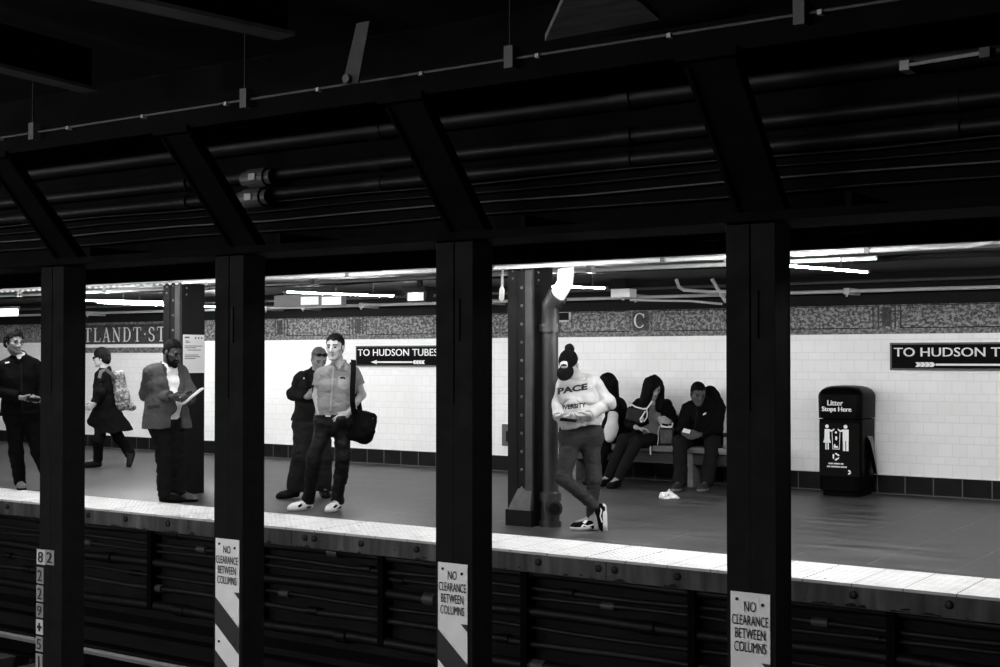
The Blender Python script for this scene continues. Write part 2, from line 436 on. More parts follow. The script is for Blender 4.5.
t = thing('ceiling_rail', 'long dark steel angle joining the upper ends of the braces', 'steel angle', (0, 4.5, 2.74))
MB().box((gx0, 4.68, 2.705), (gx1, 4.715, 2.83)).build('upright_leg', soot, t)
MB().box((gx0, 4.715, 2.725), (gx1, 4.86, 2.74)).build('flat_leg', soot, t)
t = thing('ceiling_conduit', 'thin pale conduit with clips running along the top of the dark steel angle', 'conduit', (0, 4.43, 2.73))
MB().tube([(gx0, 4.665, 2.80), (gx1, 4.665, 2.80)], 0.006, 8).build('tube', mat('roof_conduit', 78, 0.5, 0.3, var=0.3, scale=3), t)
for i in range(16):
    xx = -9.2+0.62*i
    MB().box((xx-0.009, 4.652, 2.786), (xx+0.009, 4.682, 2.804)).build('clip', pale_pipe, t)
for px, w_ in ((33, 'left'), (245, ''), (510, ''), (800, '')):
    p = at(px, 130-0.15*px, 4.645)
    t = thing('hanger_rod', {33: 'thin dark hanger rod at the left end of the ceiling conduit', 245: 'thin dark hanger rod above the second track column',
              510: 'thin dark hanger rod above the drain pipe', 800: 'thin dark hanger rod above the litter bin'}[px], 'hanger', (p[0], 4.645, 2.75), 'hangers of the ceiling conduit')
    MB().cyl((p[0], 4.645, 2.80), (p[0], 4.645, 3.30), 0.005, 6).build('rod', dark_pipe, t)
    MB().box((p[0]-0.022, 4.63, 2.755), (p[0]+0.022, 4.682, 2.85)).build('clamp', dim_pipe, t)

# pipes and cables racked in front of the girder web
rack = [(2.687, 0.048, dark_pipe, 'upper thick dark pipe of the rack above the track columns'),
        (2.515, 0.036, dark_pipe, 'middle thick dark pipe of the rack above the track columns'),
        (2.41, 0.034, dark_pipe, 'lower thick dark pipe of the rack above the track columns'),
        (2.365, 0.006, dark_pipe, 'thin cable just under the thick dark pipes of the rack'),
        (2.32, 0.004, dark_pipe, 'thin cable halfway between the thick pipes and the girder'),
        (2.27, 0.005, dim_pipe, 'second lowest thin cable above the girder flange'),
        (2.21, 0.007, dark_pipe, 'lowest thin cable above the girder flange')]
RY = 5.5
for z, r, m_, wds in rack:
    z = 1.52+(z-1.52)*RY/5.19
    t = thing('rack_pipe', wds, 'pipe', (0, RY, z), 'pipes racked above the track columns')
    pts = [(gx0+i*(gx1-gx0)/60, RY-0.01*math.sin(i*1.3+z*9), z+(0.006*math.sin(i*2.1+z*20) if r < .01 else 0)) for i in range(61)]
    MB().tube(pts, r, 10).build('pipe', m_, t, smooth=True)
    if r > 0.02:
        for i in range(7):
            xx = -9.5+i*1.524+0.35
            MB().cyl((xx-0.05, RY, z), (xx+0.05, RY, z), r+0.008, 12).build('coupling', m_, t, smooth=True)
        MB().box((-9.5, RY, z-0.012), (-0.5, RY+0.075, z+0.012)).build('bracket', soot, t)
p0, p1 = at(905, 65.5, RY-0.08), at(985, 52.5, RY-0.08)
t = thing('short_conduit', 'short pale conduit on the pipe rack near the upper right corner', 'conduit', tuple(p0))
MB().tube([p0, p1], 0.008, 8).build('tube', pale_pipe, t)
MB().box(p0+np.array((-0.02, -0.01, -0.02)), p0+np.array((0.02, 0.09, 0.02))).build('clip', pale_pipe, t); MB().box(p1+np.array((-0.02, -0.01, -0.02)), p1+np.array((0.02, 0.09, 0.02))).build('clip', dim_pipe, t)
for (px, py, wds) in ((258, 178, 'upper of the two short clamp fittings above the second track column'), (254, 198, 'lower of the two short clamp fittings above the second track column')):
    p = at(px, py, RY-0.04)
    t = thing('pipe_fitting', wds, 'fitting', tuple(p), 'clamp fittings on the pipe rack')
    MB().tube([p+np.array((-0.11, 0, 0)), p+np.array((-0.06, 0, 0)), p+np.array((-0.06, 0, 0)), p+np.array((0.08, 0, 0)), p+np.array((0.08, 0, 0)), p+np.array((0.12, 0, 0))],
              [0.042, 0.042, 0.056, 0.056, 0.044, 0.044], 16).build('body', dim_pipe, t)
    MB().box(p+np.array((-0.02, -0.062, -0.018)), p+np.array((0.034, -0.05, 0.02)), 0.004).build('tag_plate', pale_pipe, t)

# beams crossing the roof of the tracks
def roof_beam(a, b, wds, wdt=0.16, m_=None):
    a, b = Vector(a), Vector(b); t = thing('roof_beam', wds, 'beam', tuple((a+b)/2))
    d = (b-a); L = d.length; ang = math.atan2(d.y, d.x)
    M = Matrix.Translation(a) @ Matrix.Rotation(ang, 4, 'Z')
    MB().box((0, -wdt/2, 0), (L, wdt/2, 0.02), 0, M).build('flange', m_ or mat('roof_beam_paint', 80, 0.6, 0.3, var=0.4, scale=5), t)
    MB().box((0, -0.012, 0.02), (L, 0.012, 0.24), 0, M).build('web', soot, t)
    return t
q0, q1 = atz(120, 2, 3.05), atz(286, 38, 3.05); q0 = q0+(q0-q1)*1.0
roof_beam((q0[0], q0[1], 3.05), (q1[0], q1[1], 3.05), 'pale edged roof beam crossing above the second track column at the top of the photo', 0.14)
q0, q1 = atz(0, 70, 3.0), atz(90, 92, 3.0); q0 = q0+(q0-q1)*1.0
roof_beam((q0[0], q0[1], 3.0), (q1[0], q1[1], 3.0), 'pale edged roof beam crossing above the leftmost track column', 0.12)
pa, pb = at(363, 22, 4.30), at(350, 84, 4.40)
t = thing('roof_hanger', 'short flat steel hanger slanting down to the conduit left of centre', 'hanger', tuple(pb))
M = Matrix.Translation(Vector(pb)); dv = Vector(pa-pb); 
mb = MB(); e = Vector((0.045, 0.0, 0))
mb.bm.faces.new([mb.bm.verts.new(v) for v in (Vector(pb)-e, Vector(pb)+e, Vector(pa)+e*0.8, Vector(pa)-e*0.8)])
r_ = bmesh.ops.extrude_face_region(mb.bm, geom=mb.bm.faces[:]); bmesh.ops.translate(mb.bm, verts=[v for v in r_['geom'] if isinstance(v, bmesh.types.BMVert)], vec=(0, 0.012, 0))
mb.build('strap', mat('hanger_steel', 54, 0.6, 0.3, var=0.3, scale=12), t)
MB().cyl(Vector(pb)+Vector((0, -0.03, 0.02)), Vector(pb)+Vector((0, 0.03, 0.02)), 0.02, 8).build('bolt', dim_pipe, t)
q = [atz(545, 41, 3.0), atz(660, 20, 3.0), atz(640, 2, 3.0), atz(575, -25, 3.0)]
t = thing('lit_roof_patch', 'lit patch of roof plate, its light put into the colour, at the top middle of the photo', 'plate', (q[0][0], q[0][1], 3.0))
mb = MB(); mb.prism([(p[0], p[1]) for p in q], 'z', 3.0, 3.03); mb.build('plate', mat('lit_plate_patch', 110, 0.6, 0.3, var=0.5, scale=4, stretch=(1, 3, 1)), t)  # lit piece of roof steel; its brightness is put into the pale colour

# girder along the platform edge
t = thing('edge_girder', 'black girder hanging along the platform edge behind the track columns', 'girder', (0, 8.7, 2.26))
mb = MB().box((gx0, 8.62, 2.262), (gx1, 8.70, 2.358)); mb.build('lower_plate', black_paint, t)
MB().box((gx0, 8.645, 2.362), (gx1, 8.69, 3.29)).build('web', black_paint, t)
# girder carried by the platform columns, rivets under its flange
t = thing('platform_girder', 'pale riveted girder resting on the two platform columns', 'girder', (0, 10.1, 2.34))
MB().box((gx0, 9.93, 2.345), (gx1, 10.22, 2.37)).build('flange', mat('girder_pale', 120, 0.5, 0.4, var=0.25, scale=8), t)
MB().box((gx0, 10.10, 2.37), (gx1, 10.14, 2.465)).build('web', soot, t)
rv = MB().dome((-16.6, 9.955, 2.345), 0.022, 0.022, (0, 0, -1)).build('rivet', white_pipe, t)
for i in range(1, 60):
    q = rv.copy(); COL.objects.link(q); q.parent = t; q.location = (i*0.105, 0, 0)

# ================================================================== platform columns
def platform_column(x, y, wds, wt, dp):
    t = thing('platform_column', wds, 'column', (x+wt/2, y+dp/2, 0), 'riveted platform columns')
    a = x+wt*0.36; b = x+wt*0.72
    top = 2.345
    MB().box((x, y, 0), (a, y+0.02, top), 0.002).build('left_flange', grey_paint, t)
    MB().box((a, y+0.008, 0), (b, y+0.03, top)).build('rivet_strip', grey_paint, t)
    MB().box((b, y-0.014, 0), (x+wt, y+0.02, top), 0.003).build('right_flange', mat('lit_strip_paint', 52, 0.5, 0.3, var=0.25, scale=9), t)  # lamp light on this strip is put into its lighter paint
    MB().box((x+0.012, y+0.02, 0), (x+wt-0.006, y+dp, top)).build('web', grey_paint, t)
    MB().box((x+wt-0.016, y+0.03, 2.17), (x+wt+0.006, y+dp*0.92, top)).build('gusset', grey_paint, t)
    mb = MB(); c = (a+b)/2
    for i in range(13): mb.dome((c, y+0.008, 0.34+i*0.165), 0.015, 0.014, (0, -1, 0))
    for i in range(2):
        mb.dome((x+wt*0.2, y, 2.24+0.07*i), 0.012, 0.01, (0, -1, 0)); mb.dome((x+wt+0.006, y+0.08, 2.22+0.07*i), 0.012, 0.01, (1, 0, 0))
    mb.build('rivets', mat('rivet_paint', 84, 0.4, 0.5), t)
    MB().box((x-0.004, y-0.035, 0), (x+wt+0.004, y+0.03, 0.145), 0.004).build('base', grey_paint, t)
    mb = MB(); x0, x1 = x+0.02, x+wt-0.01
    V = [mb.bm.verts.new(p) for p in ((x0, y-0.034, 0.145), (x1, y-0.034, 0.145), (x1, y-0.012, 0.34), (x+wt*0.45, y-0.012, 0.34), (x0, y, 0.145), (x1, y, 0.145))]
    mb.bm.faces.new((V[0], V[1], V[2], V[3])); mb.bm.faces.new((V[0], V[3], V[4])); mb.bm.faces.new((V[1], V[5], V[2])); mb.bm.faces.new((V[3], V[2], V[5], V[4])); mb.bm.faces.new((V[0], V[4], V[5], V[1]))
    mb.build('base_gusset', mat('gusset_pale', 84, 0.5, 0.4, var=0.2, scale=14), t)
    return t
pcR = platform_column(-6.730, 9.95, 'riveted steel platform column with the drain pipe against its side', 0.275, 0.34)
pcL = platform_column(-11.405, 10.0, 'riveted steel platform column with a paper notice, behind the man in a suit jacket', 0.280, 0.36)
t = thing('notice', 'white paper notice fixed to the side of the left platform column', 'notice', (-11.12, 10.2, 1.4))
xs = -11.118
MB().box((xs, 10.03, 1.35), (xs+0.005, 10.34, 1.775)).build('sheet', mat('paper', 210, 0.6, 0.2), t)
mb = MB()
for z, wdt, y0 in ((1.645, 0.26, 10.05), (1.625, 0.17, 10.05), (1.60, 0.2, 10.09), (1.545, 0.2, 10.05), (1.525, 0.23, 10.05), (1.505, 0.16, 10.05), (1.685, 0.07, 10.06), (1.70, 0.05, 10.06)):
    mb.box((xs+0.0052, y0, z), (xs+0.0062, y0+wdt, z+0.009))
for yy in (10.21, 10.255, 10.30): mb.box((xs+0.0052, yy-0.01, 1.728), (xs+0.0062, yy+0.01, 1.75))
mb.box((xs+0.0052, 10.05, 1.735), (xs+0.0062, 10.12, 1.753))
mb.build('print', mat('print_grey', 90, 0.6, 0.2), t)

# drain pipe beside the right platform column
t = thing('drain_pipe', 'thick dark drain pipe with a white upper bend beside the riveted platform column', 'pipe', (-6.36, 10.08, 0))
pxx, pyy = -6.355, 10.08
iron = mat('iron_pipe', 42, 0.38, 0.5, var=0.12, scale=6)
MB().tube([(pxx, pyy, 0.0), (pxx, pyy, 0.05), (pxx, pyy, 0.05), (pxx, pyy, 0.23), (pxx, pyy, 0.23), (pxx, pyy, 0.30), (pxx, pyy, 0.30), (pxx, pyy, 0.315)], [0.10, 0.10, 0.085, 0.085, 0.10, 0.10, 0.09, 0.085], 20).build('base_fitting', iron, t, smooth=True)
MB().tube([(pxx, pyy, 0.30), (pxx, pyy, 1.78)], 0.074, 20).build('lower_pipe', iron, t, smooth=True)
dv = np.array((0.75, -0.66, 0)); b0 = np.array((pxx, pyy, 0.17))
MB().tube([b0, b0+dv*0.10, b0+dv*0.10, b0+dv*0.125], [0.062, 0.066, 0.078, 0.078], 18).build('cleanout', iron, t, smooth=True)
MB().tube([b0+dv*0.125, b0+dv*0.132], [0.055, 0.05], 18).build('plug', black_paint, t, smooth=True)
MB().tube([(pxx, pyy, 1.75), (pxx, pyy, 1.80), (pxx, pyy, 1.80), (pxx, pyy, 1.825)], [0.098, 0.098, 0.106, 0.106], 20).build('collar', iron, t, smooth=True)
e1 = np.array((pxx, pyy, 1.82)); e2 = at(550, 305, 10.06); e3 = at(556.5, 297, 10.05); e4 = at(565, 283, 10.04); e5 = at(566.5, 262, 10.04)
MB().tube([e1, e1+np.array((0.004, 0, 0.06)), e2, e3], [0.082, 0.08, 0.08, 0.08], 20).build('elbow', iron, t, smooth=True)
u_ = unit(e3-e2)
MB().tube([e3-u_*0.05, e3, e3, e3+u_*0.03], [0.088, 0.088, 0.095, 0.095], 20).build('elbow_collar', iron, t, smooth=True)
MB().tube([e3, e3+(e4-e3)*0.35, e4*0.75+e3*0.25, e4, e4*0.6+e5*0.4, e5+np.array((0, 0, 0.06))], 0.073, 20).build('white_pipe', mat('pipe_white', 225, 0.4, 0.4, var=0.05, scale=8), t, smooth=True)

# ================================================================== number plates and warning signs
def plate(px0, py0, px1, py1, word, wds, m_, cat='number plate', grp='number plates on the track column'):
    a = at(px0, py0, CY-0.004); b = at(px1, py1, CY-0.004)
    x0, x1, z1, z0 = a[0], b[0], a[2], b[2]
    t = thing('number_plate', wds, cat, (x0, CY, z0), grp)
    MB().box((x0, CY-0.006, z0), (x1, CY-0.001, z1)).build('plate', m_, t)
    mb = MB(); mx = (x1-x0)*0.2
    if word == '1': mb.box(((x0+x1)/2-0.006, CY-0.008, z0+0.012), ((x0+x1)/2+0.006, CY-0.0065, z1-0.012))
    elif word == '+':
        zc = (z0+z1)/2; xc = (x0+x1)/2
        mb.box((x0+mx*0.8, CY-0.008, zc-0.008), (x1-mx*0.8, CY-0.0065, zc+0.008)); mb.box((xc-0.008, CY-0.008, zc-0.026), (xc+0.008, CY-0.0065, zc+0.026))
    else: add_text(mb, word, (x0+mx, CY-0.0065, z0+(z1-z0)*0.14), EX, EZ, (x1-x0)-2*mx, (z1-z0)*0.72, 0.04)
    mb.build('digit', black_enamel, t)
    return t
plate(37.0, 549, 45.0, 565, '8', 'white plate with the digit 8 at the top left of the number column', plate_white)
t = plate(45.2, 549.5, 54.2, 565.5, '2', 'grey plate with the digit 2 right beside the white 8 plate', plate_grey)
for (y0, y1, ch, wds, m_) in ((567, 584, '2', 'grey plate with the digit 2 under the 8 plate', plate_grey), (585, 602, '2', 'grey plate with the digit 2 over the 9 plate', plate_grey),
                              (603, 618, '9', 'grey plate with the digit 9 over the plus plate', plate_grey), (619, 635, '+', 'white plate with a plus sign in the number column', plate_white),
                              (636, 652, '5', 'grey plate with the digit 5 under the plus plate', plate_grey), (653, 672, '1', 'grey plate with the digit 1 at the foot of the number column', plate_grey)):
    plate(36.9-(y0-567)*0.012, y0, 43.6-(y0-567)*0.012, y1, ch, wds, m_)

sign_words = ['left of the shoulder bag man', 'left of the drain pipe', 'left of the litter bin']
for i, (x0, x1, z1) in enumerate(((-5.366, -5.184, 0.535), (-3.842, -3.667, 0.537), (-2.317, -2.142, 0.55))):
    t = thing('clearance_sign', 'white no clearance between columns sign on the column '+sign_words[i], 'sign', (x0, CY, z1), 'clearance signs on the track columns')
    w_ = x1-x0; z0 = z1-1.25; yb = CY-0.001
    MB().box((x0, yb-0.005, z0), (x1, yb, z1), 0.0015).build('plate', mat('sign_white', 243, 0.45, 0.4, var=0.06, scale=9), t)
    mb = MB(); yt = yb-0.0055
    for wd, zz, ww in (('NO', 0.078, 0.30), ('CLEARANCE', 0.135, 0.92), ('BETWEEN', 0.190, 0.76), ('COLUMNS', 0.245, 0.80)):
        mb = MB(); add_text(mb, wd, (x0+w_*(1-ww)/2, yt, z1-zz), EX, EZ, w_*ww, 0.042, 0.007); mb.build('lettering', black_enamel, t)
    mb = MB(); zs = z1-0.283
    flat_poly(mb, [(w_, zs), (w_, zs-0.035), (w_-0.038, zs)], (x0, yt, 0), EX, EZ, 0.001)
    for q in range(4):
        a = zs-0.035-0.002-(q*0.288)
        flat_poly(mb, [(0, a+0.0), (0, a-0.144), (w_, a-0.144-0.15), (w_, a-0.15)], (x0, yt, 0), EX, EZ, 0.001)
    mb.build('stripes', mat('sign_stripe', 52, 0.5, 0.3), t)
    mb = MB()
    for sx, sz in ((0.17, 0.03), (0.82, 0.045), (0.17, 0.56), (0.82, 0.56)):
        mb.cyl((x0+w_*sx, yt-0.004, z1-sz), (x0+w_*sx, yt+0.001, z1-sz), 0.007, 10)
    mb.build('screws', black_enamel, t)
# ================================================================== under the platform edge and on the track
bolt_m = mat('bolt_black', 20, 0.5, 0.4, var=0.4, scale=30)
for i, bx in enumerate((-12.29, -10.96, -10.39, -9.78, -8.01, -7.90, -7.36, -6.76, -5.56, -5.02, -4.88, -4.36, -3.05, -2.42)):
    mb = MB(); mb.tube([(bx, YE+0.002, -0.07), (bx, YE-0.012, -0.07), (bx, YE-0.02, -0.07)], [0.03, 0.028, 0.012], 12)
    near = ['below the man at the left edge', 'just right of the number column', 'below the walking person', 'below the man in the suit jacket', 'left of the pair below the shoulder bag man',
            'right of the pair below the shoulder bag man', 'farther one left of the third column', 'nearer one left of the third column', 'below the drain pipe',
            'left of the pair below the standing woman', 'right of the pair below the standing woman', 'below the seated woman', 'below the litter bin', 'nearest the right end of the platform edge'][i]
    tag(mb.build('edge_bolt', bolt_m, None, (bx, YE, -0.07)), 'dark bolt head in the platform edge, '+near, 'bolt', 'bolts in the platform edge')
mb = MB()
for jx in (-8.17, -4.955, -11.4, -1.7): mb.box((jx-0.005, YE-0.002, -0.152), (jx+0.005, YE+0.01, -0.014))
struct('trim_40', mb, bolt_m)

under = [(-0.24, 0.035, dark_pipe, 'upper dark pipe under the platform edge'), (-0.36, 0.022, dark_pipe, 'second dark cable under the platform edge'),
         (-0.43, 0.018, dark_pipe, 'third dark cable under the platform edge'), (-0.55, 0.045, dark_pipe, 'thick dark pipe halfway down the platform wall'),
         (-0.68, 0.020, dark_pipe, 'thin cable below the thick pipe on the platform wall'), (-0.80, 0.028, dark_pipe, 'dark pipe low on the platform wall'), (-0.98, 0.05, dark_pipe, 'lowest thick pipe on the platform wall')]
for q, (z, r, m_, wds) in enumerate(under):
    t = thing('wall_pipe', wds, 'pipe', (0, YE+0.38, z), 'pipes along the platform wall')
    pts = [(-16+i*0.35, YE+0.41-r+0.006*math.sin(i*1.7+q), z+0.008*math.sin(i*0.9+q*2)) for i in range(46)]
    MB().tube(pts, r, 10).build('pipe', mat('under_pipe_%d' % (q % 3), 14+7*(q % 3), 0.55, 0.3, var=0.5, scale=3, stretch=(0.6, 2, 2)), t, smooth=True)
    for i in range(6):
        xx = -14.3+i*2.1+q*0.37
        MB().cyl((xx-0.06, YE+0.41-r, z), (xx+0.06, YE+0.41-r, z), r+0.012, 12).build('coupling', dim_pipe if (i+q) % 3 == 0 else dark_pipe, t, smooth=True)
for i in range(8):
    xx = -13.4+i*1.5
    mb = MB().box((xx-0.03, YE+0.30, -1.0), (xx+0.03, YE+0.44, -0.152)); 
    tag(mb.build('pipe_bracket', soot, None, (xx, YE+0.37, -1.0)), 'dark upright bracket holding the pipes under the platform edge', 'bracket', 'brackets under the platform edge')
t = thing('cable_ledge', 'dark concrete ledge with cable ducts along the foot of the platform wall', 'ledge', (0, YE+0.3, -1.56))
MB().box((X0, YE+0.12, -1.57), (X1, YE+0.44, -1.12)).build('ledge', dark_wall, t)
for q in range(2):
    MB().box((X0, YE+0.10, -1.22-q*0.18), (X1, YE+0.14, -1.18-q*0.18)).build('rib', soot, t)
for y, wds in ((7.72, 'running rail nearer the far platform'), (6.285, 'running rail nearer the track columns')):
    t = thing('rail', 'steel '+wds, 'rail', (0, y, -1.25))
    MB().box((X0, y-0.034, -1.135), (X1, y+0.034, -1.10), 0.006).build('head', rail_m, t)
    MB().box((X0, y-0.008, -1.24), (X1, y+0.008, -1.135)).build('web', soot, t)
    MB().box((X0, y-0.07, -1.26), (X1, y+0.07, -1.24)).build('foot', soot, t)
for i in range(26):
    xx = -18+i*0.6
    mb = MB().box((xx-0.11, 5.75, -1.42), (xx+0.11, 8.25, -1.26), 0.01)
    tag(mb.build('sleeper', mat('sleeper_wood', 34, 0.85, 0.2, var=0.5, scale=5, stretch=(4, 0.6, 1)), None, (xx, 7.0, -1.34)), 'dark wooden sleeper under the two rails', 'sleeper', 'sleepers of the track')
random.seed(4)
mb = MB()
for i in range(1500):
    xx, yy = random.uniform(-15, -6), random.uniform(5.6, 8.5); r = random.uniform(0.015, 0.04)
    v = bmesh.ops.create_icosphere(mb.bm, subdivisions=1, radius=r)['verts']
    for p in v:
        p.co = p.co*random.uniform(0.75, 1.25); p.co.z *= 0.7; p.co += Vector((xx, yy, -1.42+r*0.5))
tag(mb.build('ballast', mat('ballast_stone', 40, 0.9, 0.2, var=0.7, scale=5)), 'dark ballast stones and grit lying between the sleepers', 'ballast', None, 'stuff')
struct('ground_ballast', MB().box((X0, 5.4, -1.6), (X1, YE+0.2, -1.43)), trackbed_m)

# ================================================================== services under the platform ceiling
def along(k, Y): return CAM_Z+k*Y
def service(name, wds, cat, pts, r, m_, group='pipes under the platform ceiling', part='pipe', n=10):
    p0 = pts[len(pts)//2]
    t = thing(name, wds, cat, tuple(p0), group)
    MB().tube(pts, r, n).build(part, m_, t, smooth=True)
    return t
z1 = along(.0826, 9.75)
t = service('ceiling_pipe', 'bright white pipe nearest the platform edge under the ceiling, bent up at its right end', 'pipe', [(-10.8, 9.75, z1), (-2.58, 9.75, z1), (-2.48, 9.75, z1+0.012), (-2.36, 9.75, z1+0.06)], 0.015, mat('conduit_offwhite', 175, 0.5, 0.3, var=0.15, scale=6))
for i in range(5):
    xx = -10.2+i*1.72
    MB().box((xx-0.02, 9.73, z1-0.02), (xx+0.02, 9.77, 2.48)).build('clamp', dim_pipe, t)
z2 = along(.0770, 11.25)
t = service('ceiling_pipe', 'white pipe second from the platform edge, ending above the litter bin', 'pipe', [(X0+1, 11.25, z2), (-3.75, 11.25, z2)], 0.02, white_pipe)
for i in range(8):
    xx = -17.6+i*1.83
    MB().box((xx-0.03, 11.21, z2-0.028), (xx+0.03, 11.29, 2.48)).build('clamp', pale_pipe, t)
z5 = along(.0757, 11.7)
t = service('ceiling_pipe', 'dark cable bundle behind the two white pipes', 'cable', [(X0+1+i*0.6, 11.7, z5+0.012*math.sin(i*1.3)) for i in range(66)], 0.028, black_paint)
service('ceiling_pipe', 'grey pipe between the edge girder and the white pipes', 'pipe', [(X0+1, 10.45, along(.085, 10.45)), (X1-1, 10.45, along(.085, 10.45))], 0.012, pale_pipe)
z4 = along(.0592, 14.25)
t = service('ceiling_pipe', 'grey pipe along the wall cove, upper of the two', 'pipe', [(X0+1, 14.25, z4), (X1-1, 14.25, z4)], 0.018, dim_pipe)
z3 = along(.0518, 14.22)
t = service('ceiling_pipe', 'pale pipe along the wall cove, lower of the two', 'pipe', [(X0+1, 14.22, z3), (X1-1, 14.22, z3)], 0.02, pale_pipe)
for i, xx in enumerate((-18.05, -16.0, -13.95, -13.2, -12.1, -9.9, -7.72, -5.07, -2.5)):
    MB().box((xx-0.035, 14.19, z3-0.035), (xx+0.035, 14.55, z3+0.035), 0.006).build('clamp', pale_pipe, t)
    MB().cyl((xx, 14.2, z3-0.06), (xx, 14.2, z3+0.03), 0.012, 8).build('bolt', pale_pipe, t)
# branch pipes right of the C tablet
zb = 2.30
P = lambda x, y, Y=13.7: at(x, y, Y)
service('branch_pipe', 'pale pipe bending down from the ceiling above the seated woman', 'pipe', [P(676, 279), P(679, 287), P(684, 290), P(710, 292), P(740, 291)], 0.02, pale_pipe)
service('branch_pipe', 'slanting pale pipe beside the fourth track column', 'pipe', [P(712, 279), P(719, 291), P(726, 302)], 0.022, pale_pipe)
service('branch_pipe', 'pale pipe running along the cove right of the junction box', 'pipe', [P(630, 300), P(690, 301), P(722, 304)], 0.013, pale_pipe)

def lamp(a, b, wds, tm=None, r=0.009, group='fluorescent lamps under the platform ceiling', ceil=2.47):
    a, b = Vector(a), Vector(b); d = (b-a).normalized(); m = (a+b)/2
    t = thing('fluorescent_lamp', wds, 'lamp', tuple(m), group)
    MB().tube([a, b], r, 12).build('tube', tm or tube_m, t, smooth=True)
    ang = math.atan2(d.y, d.x); M = Matrix.Translation(a) @ Matrix.Rotation(ang, 4, 'Z'); L = (b-a).length
    MB().box((-0.03, -0.008, r-0.002), (L+0.03, 0.008, r+0.006), 0.004, M).build('housing', mat('lamp_housing', 26, 0.6, 0.1), t)
    for q, nm in ((-0.045, 'holder'), (L+0.005, 'holder')):
        MB().box((q, -0.014, -r), (q+0.04, 0.014, r+0.012), 0.003, M).build(nm, dim_pipe, t)
    for q in (0.2*L, 0.8*L):
        MB().cyl(M @ Vector((q, 0, r+0.01)), M @ Vector((q, 0, ceil-a.z)), 0.006, 6).build('hanger', dim_pipe, t)
    return t
lamp(atz(287, 292, 2.30), atz(393, 296, 2.30), 'lit fluorescent tube above the man with the shoulder bag')
lamp(atz(98, 302.5, 2.27), atz(216, 306.8, 2.27), 'lit fluorescent tube above the walking person and the left platform column')
lamp(atz(728, 261, 2.27), atz(866, 272, 2.27), 'lit fluorescent tube right of the fourth track column, above the litter bin')
lamp(atz(545, 286, 2.25), atz(604, 288, 2.25), 'lit fluorescent tube passing behind the drain pipe')
lamp((-0.9, 10.9, 2.27), (-0.6, 12.4, 2.27), 'added fluorescent lamp right of the litter bin beyond the edge of the photo')  # out of view, next at the row's spacing; added to brighten the right wall
lamp((1.6, 10.9, 2.27), (1.9, 12.4, 2.27), 'second added fluorescent lamp beyond the right edge of the photo')  # extra unseen lamp, added for more light on the right wall
lamp((-13.6, 11.9, 2.26), (-14.3, 10.6, 2.26), 'fluorescent lamp hidden behind the leftmost track column')
# unseen tubes added behind the edge girder to light the platform edge and figures
for i in range(9):
    xx = -20.5+i*2.3
    lamp((xx, 9.05, 2.312), (xx+1.2, 9.05, 2.312), 'unseen fluorescent tube added along the platform edge behind the black girder', group='unseen lamps added behind the edge girder')
# lamps of the photographer's own platform, behind the camera
for i in range(6):
    xx = -21.0+i*3.2
    lamp((xx, -1.6, 2.15), (xx+1.5, -1.6, 2.15), 'fluorescent tube over the near platform', near_tube_m, group='fluorescent lamps over the near platform', ceil=3.3)

t = thing('lamp_box', 'bright white lamp box with a rounded end at the left edge of the photo', 'lamp', tuple(at(0, 312, 12.0)))
a, b = at(-30, 313.0, 12.2), at(13, 312, 12.2)
MB().box((a[0], 12.15, b[2]-0.055), (b[0], 12.30, b[2]+0.055), 0.02).build('diffuser', mat('lamp_diffuser', 235, 0.4, 0.3, emit=2.2), t)
MB().box((a[0], 12.14, b[2]+0.05), (b[0]+0.03, 12.31, b[2]+0.085), 0.005).build('housing', dim_pipe, t)
c = at(418, 296, 12.7)
t = thing('floodlight', 'small square floodlight under the ceiling above the left Hudson Tubes sign', 'lamp', tuple(c))
mb = MB()
q = [(c[0]-0.17, c[2]+0.055), (c[0]+0.17, c[2]+0.055), (c[0]+0.145, c[2]-0.075), (c[0]-0.145, c[2]-0.075)]
mb.prism(q, 'y', 12.66, 12.8); mb.build('body', grey_paint, t)
mb = MB().box((c[0]-0.12, 12.648, c[2]-0.058), (c[0]+0.12, 12.662, c[2]+0.04), 0.004); mb.build('reflector', white_enamel, t)
MB().box((c[0]-0.045, 12.64, c[2]-0.035), (c[0]+0.045, 12.652, c[2]+0.035)).build('lens', mat('flood_lens', 235, 0.4, 0.3, emit=1.6), t)
MB().box((c[0]-0.18, 12.62, c[2]+0.055), (c[0]+0.17, 12.84, c[2]+0.115), 0.006).build('visor', black_paint, t)
MB().box((c[0]-0.03, 12.72, c[2]+0.1), (c[0]+0.03, 12.76, 2.48)).build('bracket', black_paint, t)
t = thing('cable_box', 'grey service box with a white two-part front under the ceiling', 'box', tuple(at(320, 300, 13.3)))
a, b = at(274, 297, 13.35), at(341, 305.5, 13.35)
MB().box((a[0], 13.35, b[2]), (b[0]-0.01, 13.47, a[2]+0.02), 0.004).build('case', mat('case_grey', 84, 0.5, 0.3), t)
MB().box((a[0]+0.1, 13.45, a[2]), (a[0]+0.13, 13.48, 2.475)).build('hanger', dim_pipe, t); MB().box((b[0]-0.2, 13.45, a[2]), (b[0]-0.17, 13.48, 2.475)).build('hanger', dim_pipe, t)
a, b = at(301, 297, 13.34), at(318, 304.5, 13.34); MB().box((a[0], 13.335, b[2]), (b[0], 13.355, a[2])).build('cover', white_enamel, t)
a, b = at(322, 297, 13.34), at(340.5, 304.5, 13.34); MB().box((a[0], 13.335, b[2]), (b[0], 13.355, a[2])).build('cover', white_enamel, t)
c = at(621, 292.5, 13.9)
t = thing('junction_box', 'white junction box on the cove pipe left of the C tablet', 'box', tuple(c))
MB().box((c[0]-0.13, 13.88, c[2]-0.06), (c[0]+0.13, 14.05, c[2]+0.045), 0.008).build('box', white_enamel, t)
